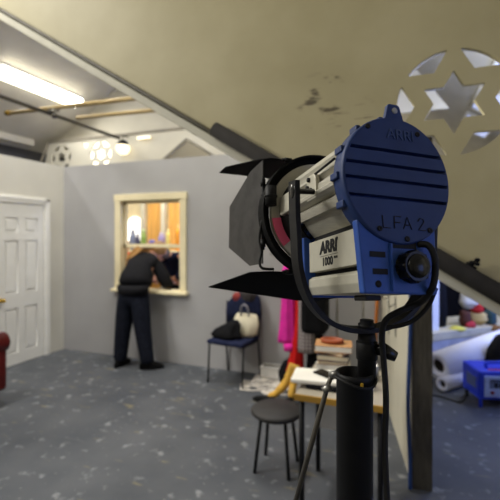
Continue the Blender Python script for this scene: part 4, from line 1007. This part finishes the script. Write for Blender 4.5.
b = B(); lathe(b, [(.016, 0), (.016, .01), (.001, .011)], 16, BM @ Matrix(((1, 0, 0, .115), (0, 0, -1, -.012), (0, 1, 0, .15), (0, 0, 0, 1)))); obj('red_switch', b, mat('dark_red_knob', (120, 34, 50), .4), fp)
for x in (.03, .55):
    for y in (.03, .3):
        b = B(); tube(b, [BM @ V((x, y, .08)), BM @ V((x-.005, y-.01, 0))], .017, 8); obj('foot', b, bluev if y < .1 else black, bl)
b = B(); tube(b, smooth_path([BM @ V((.12, .1, .345)), BM @ V((.14, .1, .395)), BM @ V((.5, .1, .395)), BM @ V((.52, .1, .345))], 6), .014, 10); obj('carry_handle', b, bluev, bl)
b = B(); box(b, (.10, .03, .344), (.42, .05, .352), .003, BM); obj('red_stripe', b, mat('red_label', (190, 40, 40), .5), bl)
b = B(); box(b, (-.004, .05, .16), (.001, .24, .27), .002, BM); obj('side_grille', b, mat('grey_side_grille', (84, 96, 130), .6), bl)
b = B(); b0 = C2(507, 380, 4.38); loft(b, [(b0.x, b0.y, 0, .22, .11), (b0.x, b0.y, .2, .24, .12), (b0.x+.02, b0.y, .36, .2, .11), (b0.x+.04, b0.y, .5, .15, .1), (b0.x+.05, b0.y, .56, .06, .04)], 28, .07, 5)
solo('black_holdall', b, blackc, 'bulky black holdall behind the blue ballast box', 'bag')
b = B(); tube(b, smooth_path([BM @ V((.0, .2, .1)), BM @ V((-.12, .1, .01)), BM @ V((-.3, .25, .008)), BM @ V((-.62, .2, .008))], 6), .007, 8); solo('mains_lead', b, rubber, 'thin black lead trailing on the floor from the ballast box', 'cable')
# low platform with clothes
pa, pb = C2(433, 336, 5.15), C2(545, 322, 5.9); pa.z = pb.z = 0
ux = (pb-pa).normalized(); uy = V((-ux.y, ux.x, 0)); pl_ = (pb-pa).length
PM = Matrix(((ux.x, uy.x, 0, pa.x), (ux.y, uy.y, 0, pa.y), (0, 0, 1, 0), (0, 0, 0, 1)))
t = thing('low_platform', 'low cream platform at the far right, heaped with clothes', 'platform', pa)
b = B(); box(b, (0, 0, .25), (pl_, .7, .36), .006, PM); obj('top', b, mat('cream_platform', (200, 190, 160), .6), t)
b = B(); box(b, (0, .02, 0), (pl_, .68, .25), 0, PM); obj('skirt', b, mat('pale_grey_platform', (190, 190, 196), .7), t)
b = B(); box(b, (.05, .06, .36), (.165, .18, 1.7), .006, PM); solo('white_post', b, white, 'white upright post at the left end of the low platform', 'post')
b = B(); box(b, (-.2, .72, 0), (pl_+.6, .78, 2.2), 0, PM); struct('wall_screen', b, mat('near_black_screen', (15, 14, 14), .95, spec=.03), 'near-black screen behind the low platform')  # flat near-black sheet closing the view behind the platform
def heap(name, px, py, r, s, m, label, cat='garment', dy=.3, lump=.18):
    d = 5.2+(px-440)/105*.6+dy*.6; c = C2(px, py, d); b = B(); ball(b, c, r, s, None, lump); solo(name, b, m, label, cat, 'clothes heaped on the platform')
b = B(); loft(b, [tuple(PM @ V((.34, .3, .365)))+(.13, .1), tuple(PM @ V((.34, .3, .55)))+(.15, .11), tuple(PM @ V((.34, .32, .9)))+(.15, .1), tuple(PM @ V((.34, .32, 1.12)))+(.12, .07), tuple(PM @ V((.35, .32, 1.2)))+(.04, .03)], 28, .05); solo('black_suit', b, blackc, 'black suit standing against the white post on the platform', 'garment')
heap('white_shirt', 469, 300, .12, (1, .6, 1.0), paper, 'crumpled white shirt hanging above the clothes heap', 'shirt', .4)
heap('red_jumper', 477, 308, .085, (1, .7, .9), mat('heap_red', (186, 40, 36), .85), 'red jumper on the clothes heap, right of the white shirt')
heap('tan_toy', 478, 318, .11, (1.1, .6, .8), mat('heap_tan', (196, 170, 110), .85), 'tan fleece bundle below the red jumper')
heap('teal_sack', 490, 318, .12, (.7, .7, 1.2), mat('heap_teal', (50, 74, 76), .85), 'dark teal sack at the right of the clothes heap')
heap('brown_jacket', 465, 319, .11, (.7, .7, 1.1), mat('heap_brown', (74, 40, 30), .85), 'dark brown jacket under the white shirt')
heap('crimson_scarf', 470, 325, .07, (1, .8, .8), mat('heap_crimson', (170, 50, 60), .85), 'crimson scarf at the foot of the clothes heap', dy=.15)
heap('yellow_cloth', 457, 329, .075, (1.3, .8, .5), mat('heap_yellow', (206, 196, 84), .85), 'yellow cloth at the front of the platform', dy=.1)
heap('ochre_blanket', 492, 328, .1, (1.2, .8, .5), mat('heap_ochre', (120, 84, 44), .85), 'brown blanket folded at the right end of the heap', dy=.15)

# ------------------------------------------------------------------ light
def area(name, loc, rot, sx, sy, power, col=(1, .95, .85), spread=180):
    l = bpy.data.lights.new(name, 'AREA'); l.shape = 'RECTANGLE'; l.size = sx; l.size_y = sy; l.energy = power; l.color = col; l.spread = R(spread)
    o = bpy.data.objects.new(name, l); COL.objects.link(o); o.location = loc; o.rotation_euler = rot; return o
WARM = (1, .975, .915)
area('tube_light_left', (-1.66, 1.05, 4.14), (0, -.54, 0), .2, 1.7, 30, WARM)
area('fill_front_left', (.5, -3.5, 4.9), (0, -.3, 0), .25, 1.7, 130, WARM)  # added lamp out of view, lighting the set from the front left
area('fill_set_left', (.3, -1.1, 5.1), (0, -.25, 0), .25, 1.7, 98, WARM)  # lamp added above the frame to even out the set walls
area('fill_set_right', (3.0, -1.0, 5.2), (0, .1, 0), .25, 1.7, 116, WARM)  # second added overhead lamp, brightening the right half of the set
area('fill_near', (1.6, -6.0, 4.3), (0, -.8, 0), .25, 1.7, 22, WARM)  # weak unseen fill, added for the spotlight's rear cap
area('fill_near_left', (-1.2, -5.3, 4.2), (0, -.95, 0), .25, 1.7, 165, WARM)  # unseen lamp added to light the label side and the near truss board
area('blue_fill_near_right', (6.75, -4.2, 1.5), (0, -PI/2+.25, 0), 1.2, 1.6, 4, (.45, .58, 1))  # blue fill added at the unseen window, for the beam and floor
l = bpy.data.lights.new('fill_hall_right', 'POINT'); l.energy = 75; l.color = (.80, .87, 1); l.shadow_soft_size = .3  # added point light, lifting the roof behind the near star
o = bpy.data.objects.new('fill_hall_right', l); COL.objects.link(o); o.location = (5.6, 1.6, 2.7)
area('fill_far', (-1.0, 3.6, 4.2), (0, -.3, 0), .3, 1.6, 60, WARM)  # unseen lamp added to brighten the space behind the far truss
area('room_light_beyond', (.9, .9, 2.42), (0, 0, 0), 1.2, .5, 17, (1, .9, .72))
area('fill_far_hall', (1.0, 5.6, 3.2), (R(100), 0, 0), 1.6, .4, 110, (1, .9, .7))  # warm fill added to brighten the view through the triangle cut-out
area('daylight_right', (6.8, .8, 1.65), (0, -PI/2, 0), 1.6, 2.6, 80, (.58, .70, 1))
w = bpy.data.worlds.new('world'); SC.world = w; w.use_nodes = True
w.node_tree.nodes['Background'].inputs['Color'].default_value = (.6, .65, .75, 1); w.node_tree.nodes['Background'].inputs['Strength'].default_value = .05

SC.view_settings.view_transform = 'Standard'; SC.view_settings.look = 'None'; SC.view_settings.gamma = 1; SC.view_settings.use_curve_mapping = False
SC.view_settings.exposure = 0
SC.cycles.max_bounces = 8
